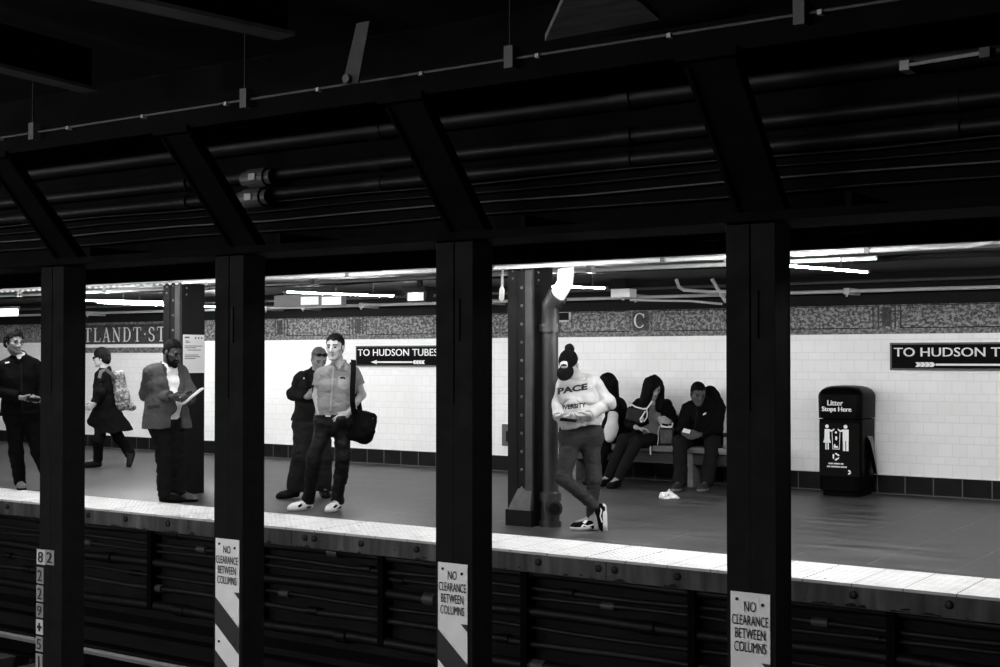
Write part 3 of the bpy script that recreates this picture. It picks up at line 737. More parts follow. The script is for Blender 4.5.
MB().box((c[0]-0.14, 13.9, c[2]+0.045), (c[0]+0.06, 14.1, c[2]+0.16), 0.006).build('upper_box', black_paint, t)
MB().cyl((c[0]+0.0, 13.95, c[2]-0.09), (c[0]+0.0, 13.95, c[2]-0.05), 0.018, 10).build('gland', pale_pipe, t)
c0, c1 = at(503, 246, 10.6), at(502, 290, 10.6)
t = thing('hanging_handle', 'white rod with a thick handle hanging left of the riveted platform column', 'rod', tuple(c1))
MB().tube([c0+np.array((0, 0, 0.05)), c1], 0.012, 8).build('rod', white_pipe, t, smooth=True)
c2 = at(501.5, 301, 10.6)
MB().tube([c1+np.array((0, 0, 0.03)), c1, c2+np.array((0, 0, 0.02)), c2], [0.015, 0.026, 0.026, 0.012], 12).build('handle', white_enamel, t, smooth=True)

# ================================================================== things on the wall
yw = YW-0.012
def name_sign(x0, x1, z0, z1, arrow_dir, wds):
    t = thing('direction_sign', wds, 'sign', (x0, YW, z0), 'direction signs on the tiled wall')
    MB().box((x0, yw-0.03, z0), (x1, YW+0.01, z1), 0.004).build('frame', sign_edge, t)
    MB().box((x0+0.022, yw-0.034, z0+0.02), (x1-0.022, yw-0.02, z1-0.02)).build('panel', sign_dark, t)
    mb = MB(); yt = yw-0.0345
    add_text(mb, 'TO HUDSON TUBES', (x0+0.05, yt, z0+0.15), EX, EZ, (x1-x0)-0.10, 0.098, 0.028)
    mb.build('lettering', mat('sign_letters', 225, 0.4, 0.3), t)
    mb = MB(); zc = z0+0.062; L = (x1-x0)*0.62; xa = (x0+x1)/2-L/2
    s = arrow_dir
    def X(u): return u if s > 0 else L-u
    def poly(pts):
        pts = [(X(u), v) for u, v in pts]
        if s < 0: pts = pts[::-1]
        flat_poly(mb, pts, (xa, yt, zc), EX, EZ, 0.002)
    poly([(0.2, -0.011), (L-0.1, -0.011), (L-0.1, 0.011), (0.2, 0.011)])
    poly([(L-0.11, -0.03), (L, 0.0), (L-0.11, 0.03)])
    for q in range(4):
        poly([(0.05*q, 0.0), (0.05*q-0.02, 0.026), (0.05*q+0.022, 0.026), (0.05*q+0.046, 0.0)])
        poly([(0.05*q+0.046, 0.0), (0.05*q+0.022, -0.026), (0.05*q-0.02, -0.026), (0.05*q, 0.0)])
    mb.build('arrow', mat('sign_letters', 225), t)
    return t
name_sign(-12.50, -10.96, 1.395, 1.690, -1, 'dark To Hudson Tubes sign with arrow pointing left, above the shoulder bag')
name_sign(-4.707, -3.10, 1.382, 1.685, +1, 'dark To Hudson Tubes sign with arrow pointing right, above the litter bin')

# serif letters of the station name built from thick and thin strokes
def serif_letters(mb, word, x, z, h, yt, adv):
    T, n_ = 0.155, 0.06      # thick and thin stroke, in letter heights
    def bar(x0, z0, x1, z1, wd):
        dx, dz = x1-x0, z1-z0; L = math.hypot(dx, dz); nx, nz = -dz/L*wd/2, dx/L*wd/2
        flat_poly(mb, [(x0+nx, z0+nz), (x0-nx, z0-nz), (x1-nx, z1-nz), (x1+nx, z1+nz)], (ox, yt, oz), (h, 0, 0), (0, 0, h), 0.003/h/h)
    def arc(cx, cz, rx, rz, a0, a1, w0, w1, n=14):
        P0 = []
        for i in range(n+1):
            a = math.radians(a0+(a1-a0)*i/n); tt = abs(math.cos(a)); wd = w0+(w1-w0)*tt
            P0.append((cx+(rx+wd/2)*math.cos(a), cz+(rz+w0/2)*math.sin(a), cx+(rx-wd/2)*math.cos(a), cz+(rz-w0/2)*math.sin(a)))
        for p, q in zip(P0[:-1], P0[1:]):
            pts = [(p[0], p[1]), (q[0], q[1]), (q[2], q[3]), (p[2], p[3])]
            flat_poly(mb, pts if a1 < a0 else pts[::-1], (ox, yt, oz), (h, 0, 0), (0, 0, h), 0.003/h/h)
    for ch in word:
        ox, oz = x, z
        if ch == 'T':
            bar(0.42, 0, 0.42, 1, T); bar(0.25, 0.03, 0.6, 0.03, n_); bar(0.03, 0.965, 0.81, 0.965, n_); bar(0.06, 0.97, 0.03, 0.76, n_); bar(0.78, 0.97, 0.81, 0.76, n_)
        elif ch == 'L':
            bar(0.2, 0, 0.2, 1, T); bar(0.04, 0.97, 0.38, 0.97, n_); bar(0.04, 0.03, 0.72, 0.03, n_); bar(0.70, 0.0, 0.75, 0.26, n_)
        elif ch == 'A':
            bar(0.14, 0, 0.42, 1, n_); bar(0.42, 1, 0.72, 0, T); bar(0.24, 0.34, 0.62, 0.34, n_); bar(0.02, 0.03, 0.28, 0.03, n_); bar(0.56, 0.03, 0.88, 0.03, n_)
        elif ch == 'N':
            bar(0.16, 0, 0.16, 1, n_); bar(0.14, 0.97, 0.74, 0.03, T); bar(0.74, 0, 0.74, 1, n_); bar(0.03, 0.03, 0.3, 0.03, n_); bar(0.6, 0.97, 0.88, 0.97, n_); bar(0.02, 0.97, 0.2, 0.97, n_)
        elif ch == 'D':
            bar(0.2, 0, 0.2, 1, T); bar(0.05, 0.97, 0.42, 0.97, n_); bar(0.05, 0.03, 0.42, 0.03, n_); arc(0.4, 0.5, 0.36, 0.47, -90, 90, n_, T)
        elif ch == 'S':
            arc(0.38, 0.745, 0.22, 0.225, 20, 270, n_, T*0.9); arc(0.38, 0.26, 0.24, 0.23, 90, -160, n_, T*0.9); bar(0.60, 0.96, 0.61, 0.72, n_); bar(0.13, 0.28, 0.14, 0.04, n_)
        elif ch == 'R':
            bar(0.2, 0, 0.2, 1, T); bar(0.05, 0.97, 0.42, 0.97, n_); bar(0.05, 0.03, 0.36, 0.03, n_); bar(0.2, 0.48, 0.42, 0.48, n_); arc(0.4, 0.725, 0.24, 0.245, -90, 90, n_, T); bar(0.42, 0.48, 0.76, 0.03, T)
        elif ch == 'O': arc(0.45, 0.5, 0.36, 0.47, 0, 360, n_, T)
        elif ch == 'C': arc(0.48, 0.5, 0.36, 0.47, 40, 320, n_, T); bar(0.78, 0.94, 0.79, 0.68, n_)
        elif ch == '.':
            flat_poly(mb, [(0.18, 0.42), (0.27, 0.51), (0.18, 0.60), (0.09, 0.51)], (ox, yt, oz), (h, 0, 0), (0, 0, h), 0.003/h/h)
        x += adv[ch]
adv = {'T': 0.232, 'L': 0.215, 'A': 0.237, 'N': 0.248, 'D': 0.245, 'S': 0.205, '.': 0.105, 'R': 0.235, 'O': 0.26, 'C': 0.25}
t = thing('station_name_tablet', 'dark mosaic tablet with pale serif station name letters above the walking person', 'tablet', (-18.0, YW, 1.7))
MB().box((-19.72, YW-0.016, 1.745), (-15.9, YW-0.001, 2.075)).build('panel', tablet_mosaic, t)
MB().box((-19.72, YW-0.02, 1.69), (-15.9, YW-0.001, 1.745)).build('pale_border', mat('tablet_border', 225, 0.5, 0.3, var=0.1, scale=30), t)
MB().box((-19.72, YW-0.016, 1.60), (-15.9, YW-0.001, 1.70)).build('lower_border', border_mosaic, t)
MB().box((-19.72, YW-0.016, 2.075), (-15.9, YW-0.001, 2.135)).build('upper_border', border_mosaic, t)
lx = -19.41
adv = {k_: v_*1.07 for k_, v_ in adv.items()}
for ch in 'CORTLANDT.ST':
    mb = MB(); serif_letters(mb, ch, lx, 1.785, 0.24, YW-0.0175, adv); mb.build('letter', brick_grey, t); lx += adv[ch]

t = thing('letter_tablet', 'small dark mosaic tablet with a pale letter C in the frieze', 'tablet', (-7.855, YW, 1.85))
MB().box((-7.97, YW-0.01, 1.86), (-7.74, YW+0.03, 2.10)).build('panel', tablet_mosaic, t)
mb = MB()
for q in ((-7.985, -7.97, 1.845, 2.115), (-7.74, -7.725, 1.845, 2.115), (-7.985, -7.725, 1.845, 1.86), (-7.985, -7.725, 2.10, 2.115)): mb.box((q[0], YW-0.012, q[2]), (q[1], YW+0.02, q[3]))
for s in (-1, 1):
    for q in (0.17, 0.215): mb.box((-7.855+s*q-0.012, YW-0.008, 1.85), (-7.855+s*q+0.012, YW+0.02, 2.105))
mb.build('border', border_mosaic, t)
mb = MB(); serif_letters(mb, 'C', -7.96, 1.89, 0.19, YW-0.0115, {'C': 0})
mb.build('lettering', brick_grey, t)

a, b = at(556, 311, YW), at(572, 322, YW)
t = thing('wall_vent', 'small louvred vent in the frieze right of the drain pipe', 'vent', (a[0], YW, b[2]))
mb = MB(); 
mb.box((a[0], YW-0.03, b[2]), (a[0]+0.03, YW+0.02, a[2])); mb.box((b[0]-0.03, YW-0.03, b[2]), (b[0], YW+0.02, a[2])); mb.box((a[0], YW-0.03, b[2]), (b[0], YW+0.02, b[2]+0.025)); mb.box((a[0], YW-0.03, a[2]-0.025), (b[0], YW+0.02, a[2]))
mb.build('frame', pale_pipe, t)
mb = MB().box((a[0]+0.02, YW-0.008, b[2]), (b[0]-0.02, YW+0.02, a[2]))
for q in range(3): mb.box((a[0]+0.03, YW-0.02, b[2]+0.04+q*0.035), (b[0]-0.03, YW-0.006, b[2]+0.052+q*0.035))
mb.build('louvres', black_paint, t)
a, b = at(503, 424, YW), at(509.5, 446, YW)
t = thing('wall_box', 'small dark metal box on the tiles left of the riveted platform column', 'box', (a[0], YW, b[2]))
MB().box((a[0], YW-0.03, b[2]), (b[0]+0.1, YW+0.01, a[2]), 0.006).build('case', mat('case_grey', 84), t)
MB().box((a[0]+0.07, YW-0.036, b[2]+0.06), (b[0]+0.09, YW-0.025, a[2]-0.09), 0.003).build('door', black_paint, t)
# ================================================================== bench, bin, paper
t = thing('platform_bench', 'long wooden bench against the tiled wall under the three seated people', 'bench', (-7.3, 14.25, 0), None)
wood = mat('bench_wood', 102, 0.5, 0.4, var=0.3, scale=5, stretch=(0.6, 5, 5))
wood_d = mat('bench_wood_dark', 44, 0.55, 0.3, var=0.3, scale=5, stretch=(0.6, 5, 5))
MB().box((-8.75, 13.97, 0.405), (-5.95, 14.50, 0.475), 0.008).build('seat', wood, t)
MB().box((-8.72, 14.03, 0.27), (-5.98, 14.06, 0.405)).build('apron', wood_d, t)
MB().box((-8.75, 14.50, 0.40), (-5.95, 14.54, 0.62), 0.006).build('back_rail', wood_d, t)
for xx in (-8.5, -6.90, -6.1):
    MB().box((xx-0.035, 14.02, 0.0), (xx+0.035, 14.48, 0.405), 0.004).build('leg', wood, t)
for xx in (-8.15, -7.40, -6.45):
    MB().box((xx-0.03, 14.02, 0.475), (xx+0.03, 14.5, 0.60), 0.01).build('seat_divider', wood, t)

def rrect(cx, cy, hx, hy, r, n=6):
    P = []
    for sx, sy, a0 in ((1, 1, 0), (-1, 1, 90), (-1, -1, 180), (1, -1, 270)):
        for i in range(n+1):
            a = math.radians(a0+90*i/n); P.append((cx+sx*(hx-r)+r*math.cos(a), cy+sy*(hy-r)+r*math.sin(a)))
    return P
def loft(mb, rings, cap=True):
    R = [[mb.bm.verts.new(p) for p in r] for r in rings]; n = len(R[0])
    for a, b in zip(R[:-1], R[1:]):
        for i in range(n): mb.bm.faces.new((a[i], a[(i+1) % n], b[(i+1) % n], b[i]))
    if cap: mb.bm.faces.new(R[0][::-1]); mb.bm.faces.new(R[-1])
    return mb
bx, by, hx, hy = -5.108, 14.295, 0.245, 0.275
t = thing('litter_bin', 'large black litter bin with a domed hood standing against the tiled wall', 'bin', (bx, by, 0))
gloss_black = mat('bin_black', 6, 0.35, 0.025, var=0.1, scale=10)
def R3(z, d, r=0.09): return [(x, y, z) for x, y in rrect(bx, by, hx+d, hy+d, r)]
loft(MB(), [R3(0.0, -0.03), R3(0.05, -0.03), R3(0.06, -0.005), R3(0.84, 0.0), R3(0.845, -0.03)]).build('body', gloss_black, t, smooth=True)
loft(MB(), [R3(0.85, -0.02), R3(0.852, 0.004), R3(1.10, 0.008), R3(1.13, 0.0, 0.09), R3(1.165, -0.022, 0.09), R3(1.19, -0.055, 0.1), R3(1.205, -0.10, 0.1), R3(1.21, -0.17, 0.03)]).build('hood', gloss_black, t, smooth=True)
yf = by-hy-0.006
panel = MB().box((bx-hx+0.03, yf-0.003, 0.22), (bx+hx-0.01, yf+0.01, 0.80)); panel.build('poster_panel', mat('bin_poster', 17, 0.6, 0.02), t)
yl = yf-0.004; px0 = bx-hx+0.03
mb = MB(); add_text(mb, 'Litter', (px0+0.098, yl-0.001, 0.995), EX, EZ, 0.175, 0.058, 0.05)
mb.build('lettering', mat('bin_letters', 228, 0.4, 0.3), t)
mb = MB(); add_text(mb, 'Stops Here', (px0+0.035, yl-0.001, 0.915), EX, EZ, 0.33, 0.066, 0.05)
mb.build('lettering', mat('bin_letters', 228, 0.4, 0.3), t)
for zz, bars in ((0.350, ((0.105, 0.16), (0.168, 0.235), (0.243, 0.275))), (0.317, ((0.088, 0.125), (0.133, 0.235), (0.243, 0.312)))):
    mb = MB()
    for u0, u1 in bars: flat_poly(mb, [(u0, 0), (u1, 0), (u1, 0.016), (u0, 0.016)], (px0, yl, zz), EX, EZ, 0.001)
    mb.build('small_print', mat('small_print', 200, 0.4, 0.3), t)
mb = MB()
def disc(cx, cz, r, n=14): flat_poly(mb, [(cx+r*math.cos(2*math.pi*i/n), cz+r*math.sin(2*math.pi*i/n)) for i in range(n)], (px0, yl, 0), EX, EZ, 0.001)
def fp(*p): flat_poly(mb, p, (px0, yl, 0), EX, EZ, 0.001)
PM = mat('bin_letters', 228)
disc(0.09, 0.765, 0.02); fp((0.065, 0.735), (0.06, 0.63), (0.045, 0.585), (0.135, 0.585), (0.12, 0.63), (0.118, 0.735)); fp((0.07, 0.585), (0.07, 0.51), (0.085, 0.51), (0.085, 0.585)); fp((0.095, 0.585), (0.095, 0.51), (0.11, 0.51), (0.11, 0.585))
fp((0.115, 0.735), (0.115, 0.712), (0.145, 0.705), (0.175, 0.728), (0.172, 0.744), (0.145, 0.724)); mb.build('woman_pictogram', PM, t); mb = MB()
disc(0.30, 0.765, 0.022); fp((0.268, 0.735), (0.268, 0.61), (0.335, 0.61), (0.335, 0.735)); fp((0.27, 0.61), (0.27, 0.5), (0.297, 0.5), (0.297, 0.61)); fp((0.306, 0.61), (0.306, 0.5), (0.333, 0.5), (0.333, 0.61))
fp((0.27, 0.735), (0.27, 0.712), (0.24, 0.705), (0.212, 0.728), (0.215, 0.744), (0.24, 0.724)); mb.build('man_pictogram', PM, t); mb = MB()
fp((0.15, 0.70), (0.144, 0.70), (0.152, 0.515), (0.158, 0.515)); fp((0.24, 0.70), (0.234, 0.70), (0.226, 0.515), (0.232, 0.515)); fp((0.155, 0.522), (0.155, 0.515), (0.229, 0.515), (0.229, 0.522))
disc(0.192, 0.70, 0.012); fp((0.185, 0.655), (0.182, 0.625), (0.198, 0.61), (0.208, 0.64), (0.2, 0.66)); fp((0.165, 0.56), (0.165, 0.53), (0.218, 0.53), (0.21, 0.555), (0.19, 0.55), (0.18, 0.575)); mb.build('basket_pictogram', PM, t); mb = MB()
for i in range(3):                                              # three chasing arrows
    a = math.radians(90+120*i); c_, s_ = math.cos(a), math.sin(a)
    pts = [(-0.030, 0.022), (0.012, 0.022), (0.012, 0.016), (0.034, 0.03), (0.012, 0.044), (0.012, 0.038), (-0.020, 0.038)]
    fp(*[(0.19+(x*c_-y*s_)*0.95, 0.435+(x*s_+y*c_)*0.95) for x, y in pts])
mb.build('recycling_mark', PM, t); mb = MB()
n = 12; pts = [(0.335+0.024*math.cos(math.radians(40+i*280/n)+math.pi*0), 0.27+0.024*math.sin(math.radians(40+i*280/n))) for i in range(n+1)]
fp(*([(0.335+0.024*math.cos(math.radians(-120+i*240/n)), 0.27+0.024*math.sin(math.radians(-120+i*240/n))) for i in range(n+1)]+[(0.335+0.009*math.cos(math.radians(120-i*240/n)), 0.27+0.009*math.sin(math.radians(120-i*240/n))) for i in range(n+1)]))
mb.build('round_mark', PM, t)
mb = MB()                                                        # flap of the liner hanging out on the right-hand side
xs = bx+hx+0.004
V = [(xs, by-0.02, 0.66), (xs+0.035, by-0.03, 0.60), (xs+0.065, by+0.0, 0.40), (xs+0.075, by+0.03, 0.235), (xs+0.055, by+0.06, 0.225), (xs+0.02, by+0.05, 0.24), (xs, by+0.02, 0.30), (xs-0.01, by, 0.5)]
loft(mb, [[(x, y-0.05+0.02*i_, z) for i_, (x, y, z) in enumerate(V)], [(x*0.5+(bx+hx)*0.5+0.015, y+0.10, z-0.01) for x, y, z in V]]); mb.build('side_flap', mat('bin_flap', 14, 0.25, 0.6), t, smooth=True)
MB().box((bx-hx-0.006, yf-0.004, 0.842), (bx-hx+0.02, yf+0.02, 0.862)).build('latch', white_enamel, t)

rng = np.random.RandomState(5)
mb = MB(); c = atz(669, 498.5, 0)
v = bmesh.ops.create_icosphere(mb.bm, subdivisions=3, radius=1.0)['verts']
for p in v:
    q = np.array(p.co); a = 1+0.22*math.sin(q[0]*7+1)+0.2*math.sin(q[1]*9+2)+0.15*math.sin(q[2]*11)
    z = max(q[2], -0.2)*0.062*a*(1.25 if q[0] < 0.1 else 0.9)*(1.0-0.45*min(1, math.hypot(q[0], q[1])))
    p.co = Vector((c[0]+q[0]*0.095*a, c[1]+q[1]*0.075*a, 0.014+z))
tag(mb.build('paper_scrap', mat('paper_scrap', 225, 0.6, 0.2, var=0.15, scale=20), None, (c[0], c[1], 0)), 'crumpled white paper lying on the floor in front of the seated man', 'paper')
# ================================================================== figures: smooth signed distance modelling
class SDF:
    def __init__(s): s.ops = []; s.lo = np.full(3, 9.0); s.hi = np.full(3, -9.0)
    def _ext(s, lo, hi): s.lo = np.minimum(s.lo, lo); s.hi = np.maximum(s.hi, hi)
    def cone(s, a, b, ra, rb=None, k=0.02, sub=False):
        a, b = np.asarray(a, float), np.asarray(b, float); rb = ra if rb is None else rb
        ab = b-a; L2 = max(ab@ab, 1e-9)
        def f(X, Y, Z):
            t = np.clip(((X-a[0])*ab[0]+(Y-a[1])*ab[1]+(Z-a[2])*ab[2])/L2, 0, 1)
            return np.sqrt((X-a[0]-t*ab[0])**2+(Y-a[1]-t*ab[1])**2+(Z-a[2]-t*ab[2])**2)-(ra+(rb-ra)*t)
        lo = np.minimum(a-ra, b-rb); hi = np.maximum(a+ra, b+rb)
        if not sub: s._ext(lo, hi)
        s.ops.append(('sub' if sub else 'add', f, lo, hi, k)); return s
    def chain(s, pts, rs, k=0.02):
        for i in range(len(pts)-1): s.cone(pts[i], pts[i+1], rs[i], rs[i+1], k)
        return s
    def ell(s, c, r, R=None, k=0.02, sub=False):
        c, r = np.asarray(c, float), np.asarray(r, float); R = np.eye(3) if R is None else np.asarray(R)
        def f(X, Y, Z):
            x, y, z = X-c[0], Y-c[1], Z-c[2]
            q = [R[i][0]*x+R[i][1]*y+R[i][2]*z for i in range(3)]
            k0 = np.sqrt(sum((q[i]/r[i])**2 for i in range(3))); k1 = np.sqrt(sum((q[i]/r[i]**2)**2 for i in range(3)))
            return k0*(k0-1)/np.maximum(k1, 1e-6)
        e = np.sqrt(((R.T*r)**2).sum(1)); lo, hi = c-e, c+e
        if not sub: s._ext(lo, hi)
        s.ops.append(('sub' if sub else 'add', f, lo, hi, k)); return s
    def box(s, c, h, R=None, rr=0.01, k=0.01, sub=False):
        c, h = np.asarray(c, float), np.asarray(h, float); R = np.eye(3) if R is None else np.asarray(R)
        def f(X, Y, Z):
            x, y, z = X-c[0], Y-c[1], Z-c[2]
            d = [np.abs(R[i][0]*x+R[i][1]*y+R[i][2]*z)-h[i]+rr for i in range(3)]
            return np.sqrt(sum(np.maximum(q, 0)**2 for q in d))+np.minimum(np.maximum(np.maximum(d[0], d[1]), d[2]), 0)-rr
        e = np.abs(R.T*h).sum(1); lo, hi = c-e, c+e
        if not sub: s._ext(lo, hi)
        s.ops.append(('sub' if sub else 'add', f, lo, hi, k)); return s
    def cut(s, p, n):
        """keeps the side the normal points away from."""
        s.ops.append(('cut', np.asarray(p, float), unit(n))); return s
    def cap(s, p, n, R=0.12):
        """squares off a sleeve or trouser end: removes what lies beyond p along n, only within R of p."""
        p = np.asarray(p, float); n = unit(n)
        def f(X, Y, Z, v):
            d = (X-p[0])*n[0]+(Y-p[1])*n[1]+(Z-p[2])*n[2]
            b = np.sqrt((X-p[0])**2+(Y-p[1])**2+(Z-p[2])**2)-R
            return np.maximum(v, -np.maximum(-d, b))
        s.ops.append(('fn', f)); return s
    def fn(s, f): s.ops.append(('fn', f)); return s
    def crease(s, amp, freq, seed=0, w=0.25): s.ops.append(('noise', amp, freq, seed, w)); return s
    def noise(s, amp, freq, seed=0): s.ops.append(('noise', amp, freq, seed)); return s
    def mesh(s, vx, name):
        lo = s.lo-0.045; n = np.ceil((s.hi+0.045-lo)/vx).astype(int)+1
        ax = [lo[i]+vx*np.arange(n[i], dtype=np.float32) for i in range(3)]
        v = np.full(n, 9.0, np.float32)
        G = (ax[0][:, None, None].astype(np.float32), ax[1][None, :, None].astype(np.float32), ax[2][None, None, :].astype(np.float32))
        def sl(a, b, m):
            i0 = np.maximum(((a-m-lo)/vx).astype(int), 0); i1 = np.minimum(((b+m-lo)/vx).astype(int)+2, n)
            return tuple(slice(int(p), int(max(q, p))) for p, q in zip(i0, i1))
        for op in s.ops:
            if op[0] in ('add', 'sub'):
                _, f, a, b, k = op; q = sl(a, b, 0.03+k)
                X, Y, Z = G[0][q[0]], G[1][:, q[1]], G[2][:, :, q[2]]
                if 0 in (X.size, Y.size, Z.size): continue
                d = f(X, Y, Z).astype(np.float32); c = v[q]
                if op[0] == 'add':
                    h = np.clip(0.5+0.5*(c-d)/k, 0, 1); v[q] = c*(1-h)+d*h-k*h*(1-h)
                else:
                    d = -d; h = np.clip(0.5-0.5*(c-d)/k, 0, 1); v[q] = c*(1-h)+d*h+k*h*(1-h)
            elif op[0] == 'cut':
                _, p, nn = op; d = (G[0]-p[0])*nn[0]+(G[1]-p[1])*nn[1]+(G[2]-p[2])*nn[2]; v = np.maximum(v, d)
            elif op[0] == 'fn': v = op[1](G[0], G[1], G[2], v).astype(np.float32)
            elif op[0] == 'noise':
                _, amp, fr, seed = op[:4]; rg = np.random.RandomState(seed); M = []
                cells = [int(np.ceil((ax[i][-1]-ax[i][0])*fr[i]))+3 for i in range(3)]
                Lt = rg.uniform(-1, 1, cells).astype(np.float32)
                for i in range(3):
                    t = (ax[i]-ax[i][0])*fr[i]; j = t.astype(int); u = t-j; u = u*u*(3-2*u)
                    m = np.zeros((n[i], cells[i]), np.float32); m[np.arange(n[i]), j] = 1-u; m[np.arange(n[i]), j+1] = u; M.append(m)
                T = np.tensordot(M[0], Lt, (1, 0)); T = np.tensordot(T, M[1], (1, 1)).transpose(0, 2, 1); T = np.tensordot(T, M[2], (2, 1))
                if len(op) > 4: T = np.clip(1-np.abs(T)/op[4], 0, 1)        # creases: grooves along the zero lines of the noise
                v = v+amp*T*(v < 1)
        # surface nets
        ins = v < 0
        cnt = np.zeros(tuple(k_-1 for k_ in n), np.uint8)
        off = np.array([(a, b, c) for a in (0, 1) for b in (0, 1) for c in (0, 1)])
        for a, b, c in off: cnt += ins[a:n[0]-1+a, b:n[1]-1+b, c:n[2]-1+c]
        act = (cnt > 0) & (cnt < 8); idx = np.argwhere(act); ids = np.full(cnt.shape, -1, np.int32); ids[act] = np.arange(len(idx))
        cv = np.stack([v[idx[:, 0]+o[0], idx[:, 1]+o[1], idx[:, 2]+o[2]] for o in off], 1); cv = np.clip(cv, -0.05, 0.05)
        acc = np.zeros((len(idx), 3)); num = np.zeros(len(idx))
        for i in range(8):
            for j in range(i+1, 8):
                if np.abs(off[i]-off[j]).sum() != 1: continue
                m = (cv[:, i] < 0) != (cv[:, j] < 0); t = np.where(m, cv[:, i]/np.where(m, cv[:, i]-cv[:, j], 1), 0)
                acc += m[:, None]*(off[i]+t[:, None]*(off[j]-off[i])); num += m
        V = lo+(idx+acc/num[:, None])*vx
        Q = []
        for axn in range(3):
            a, b = (axn+1) % 3, (axn+2) % 3
            s0 = [slice(None)]*3; s1 = [slice(None)]*3; s0[axn] = slice(0, -1); s1[axn] = slice(1, None)
            x = ins[tuple(s0)] != ins[tuple(s1)]; p = np.argwhere(x); p = p[(p[:, a] > 0) & (p[:, b] > 0) & (p[:, a] < n[a]-1) & (p[:, b] < n[b]-1)]
            fl = ins[tuple(p.T)]
            def g(da, db):
                q = p.copy(); q[:, a] += da; q[:, b] += db; return ids[tuple(q.T)]
            q = np.stack([g(-1, -1), g(0, -1), g(0, 0), g(-1, 0)], 1); q[~fl] = q[~fl][:, ::-1]; Q.append(q)
        Q = np.concatenate(Q); Q = Q[(Q >= 0).all(1)]
        me = bpy.data.meshes.new(name); me.vertices.add(len(V)); me.vertices.foreach_set('co', V.astype(np.float32).ravel())
        me.loops.add(len(Q)*4); me.loops.foreach_set('vertex_index', Q.astype(np.int32).ravel())
        me.polygons.add(len(Q)); me.polygons.foreach_set('loop_start', np.arange(0, len(Q)*4, 4, dtype=np.int32))
        try: me.polygons.foreach_set('loop_total', np.full(len(Q), 4, np.int32))
        except Exception: pass
        me.update(calc_edges=True); me.polygons.foreach_set('use_smooth', [True]*len(Q))
        s.V, s.Q = V, Q
        return me

class Fig:
    """a person: points are taken from the sight lines of the photograph and a depth d (metres, + away) about the person's own base."""
    def __init__(s, bx_, by_, label, name='person', z=0.0, group='people on the platform'):
        s.base = atz(bx_, by_, z); s.base[2] = 0
        ef = np.array([s.base[0], s.base[1], 0]); s.ef = unit(ef); s.er = np.array([s.ef[1], -s.ef[0], 0]); s.up = np.array([0, 0, 1.0])
        s.D0 = s.base@s.ef; s.label = label; s.group = group; s.name = name; s.parts = {}
    def J(s, x, y, d=0.0):
        r = ray(x, y); return CO+r*((s.D0+d)/(r@s.ef))-s.base
    def FL(s, x, y): return atz(x, y, 0)-s.base
    def dirv(s, yaw, pitch=0.0):
        a, p = math.radians(yaw), math.radians(pitch)
        return (-s.ef*math.cos(a)+s.er*math.sin(a))*math.cos(p)-s.up*math.sin(p)
    def put(s, name, me, m, parent=None, world=False):
        for q in (m if isinstance(m, (list, tuple)) else [m]): me.materials.append(q)
        o = bpy.data.objects.new(name, me); COL.objects.link(o)
        if parent is None: o.location = s.base
        else: o.parent = parent
        return o

def frame(fwd, up):
    f = unit(fwd); u = unit(np.asarray(up)-f*(f@np.asarray(up))); l = np.cross(f, u)
    return np.array([l, f, u])                    # rows: lateral (person's right... image-left when facing), forward, up

def head_sdf(F, c, R, hs=1.0, female=False):
    """skull, face, ears; c sits between the ears at eye height, R rows lateral/forward/up."""
    def W(x, y, z): return c+hs*(R[0]*x+R[1]*y+R[2]*z)
    F.ell(W(0, -0.012, 0.036), np.array((0.074, 0.094, 0.084))*hs, R, 0.02)
    F.ell(W(0, 0.022, -0.03), np.array((0.059, 0.068, 0.078))*hs, R, 0.02)
    for sx in (-1, 1):
        F.cone(W(sx*0.053, -0.002, -0.05), W(sx*0.018, 0.066, -0.098), 0.016*hs, 0.016*hs, 0.025)
        F.cone(W(sx*0.046, 0.058, -0.014), W(sx*0.052, 0.03, -0.012), 0.014*hs, 0.014*hs, 0.02)
    F.ell(W(0, 0.072, -0.098), np.array((0.02, 0.016, 0.016))*hs, R, 0.015)
    F.cone(W(-0.04, 0.072, 0.024), W(0.04, 0.072, 0.024), 0.012*hs, None, 0.012)
    for sx in (-1, 1): F.ell(W(sx*0.032, 0.092, 0.004), np.array((0.017, 0.014, 0.012))*hs, R, 0.01, sub=True)
    for sx in (-1, 1): F.ell(W(sx*0.0315, 0.072, 0.004), np.array((0.0125, 0.0125, 0.0125))*hs, R, 0.003)
    F.cone(W(0, 0.084, 0.012), W(0, 0.106, -0.03), 0.008*hs, 0.0125*hs, 0.008)
    for sx in (-1, 1): F.ell(W(sx*0.012, 0.094, -0.034), np.array((0.009, 0.011, 0.008))*hs, R, 0.006)
    F.ell(W(0, 0.087, -0.056), np.array((0.024, 0.01, 0.0065))*hs, R, 0.005)
    F.ell(W(0, 0.086, -0.069), np.array((0.021, 0.01, 0.007))*hs, R, 0.004)
    F.box(W(0, 0.10, -0.0625), np.array((0.022, 0.008, 0.0016))*hs, R, 0.001, 0.003, sub=True)
    for sx in (-1, 1): F.ell(W(sx*0.075, -0.006, -0.008), np.array((0.009, 0.018, 0.031))*hs, R, 0.006)
    return W

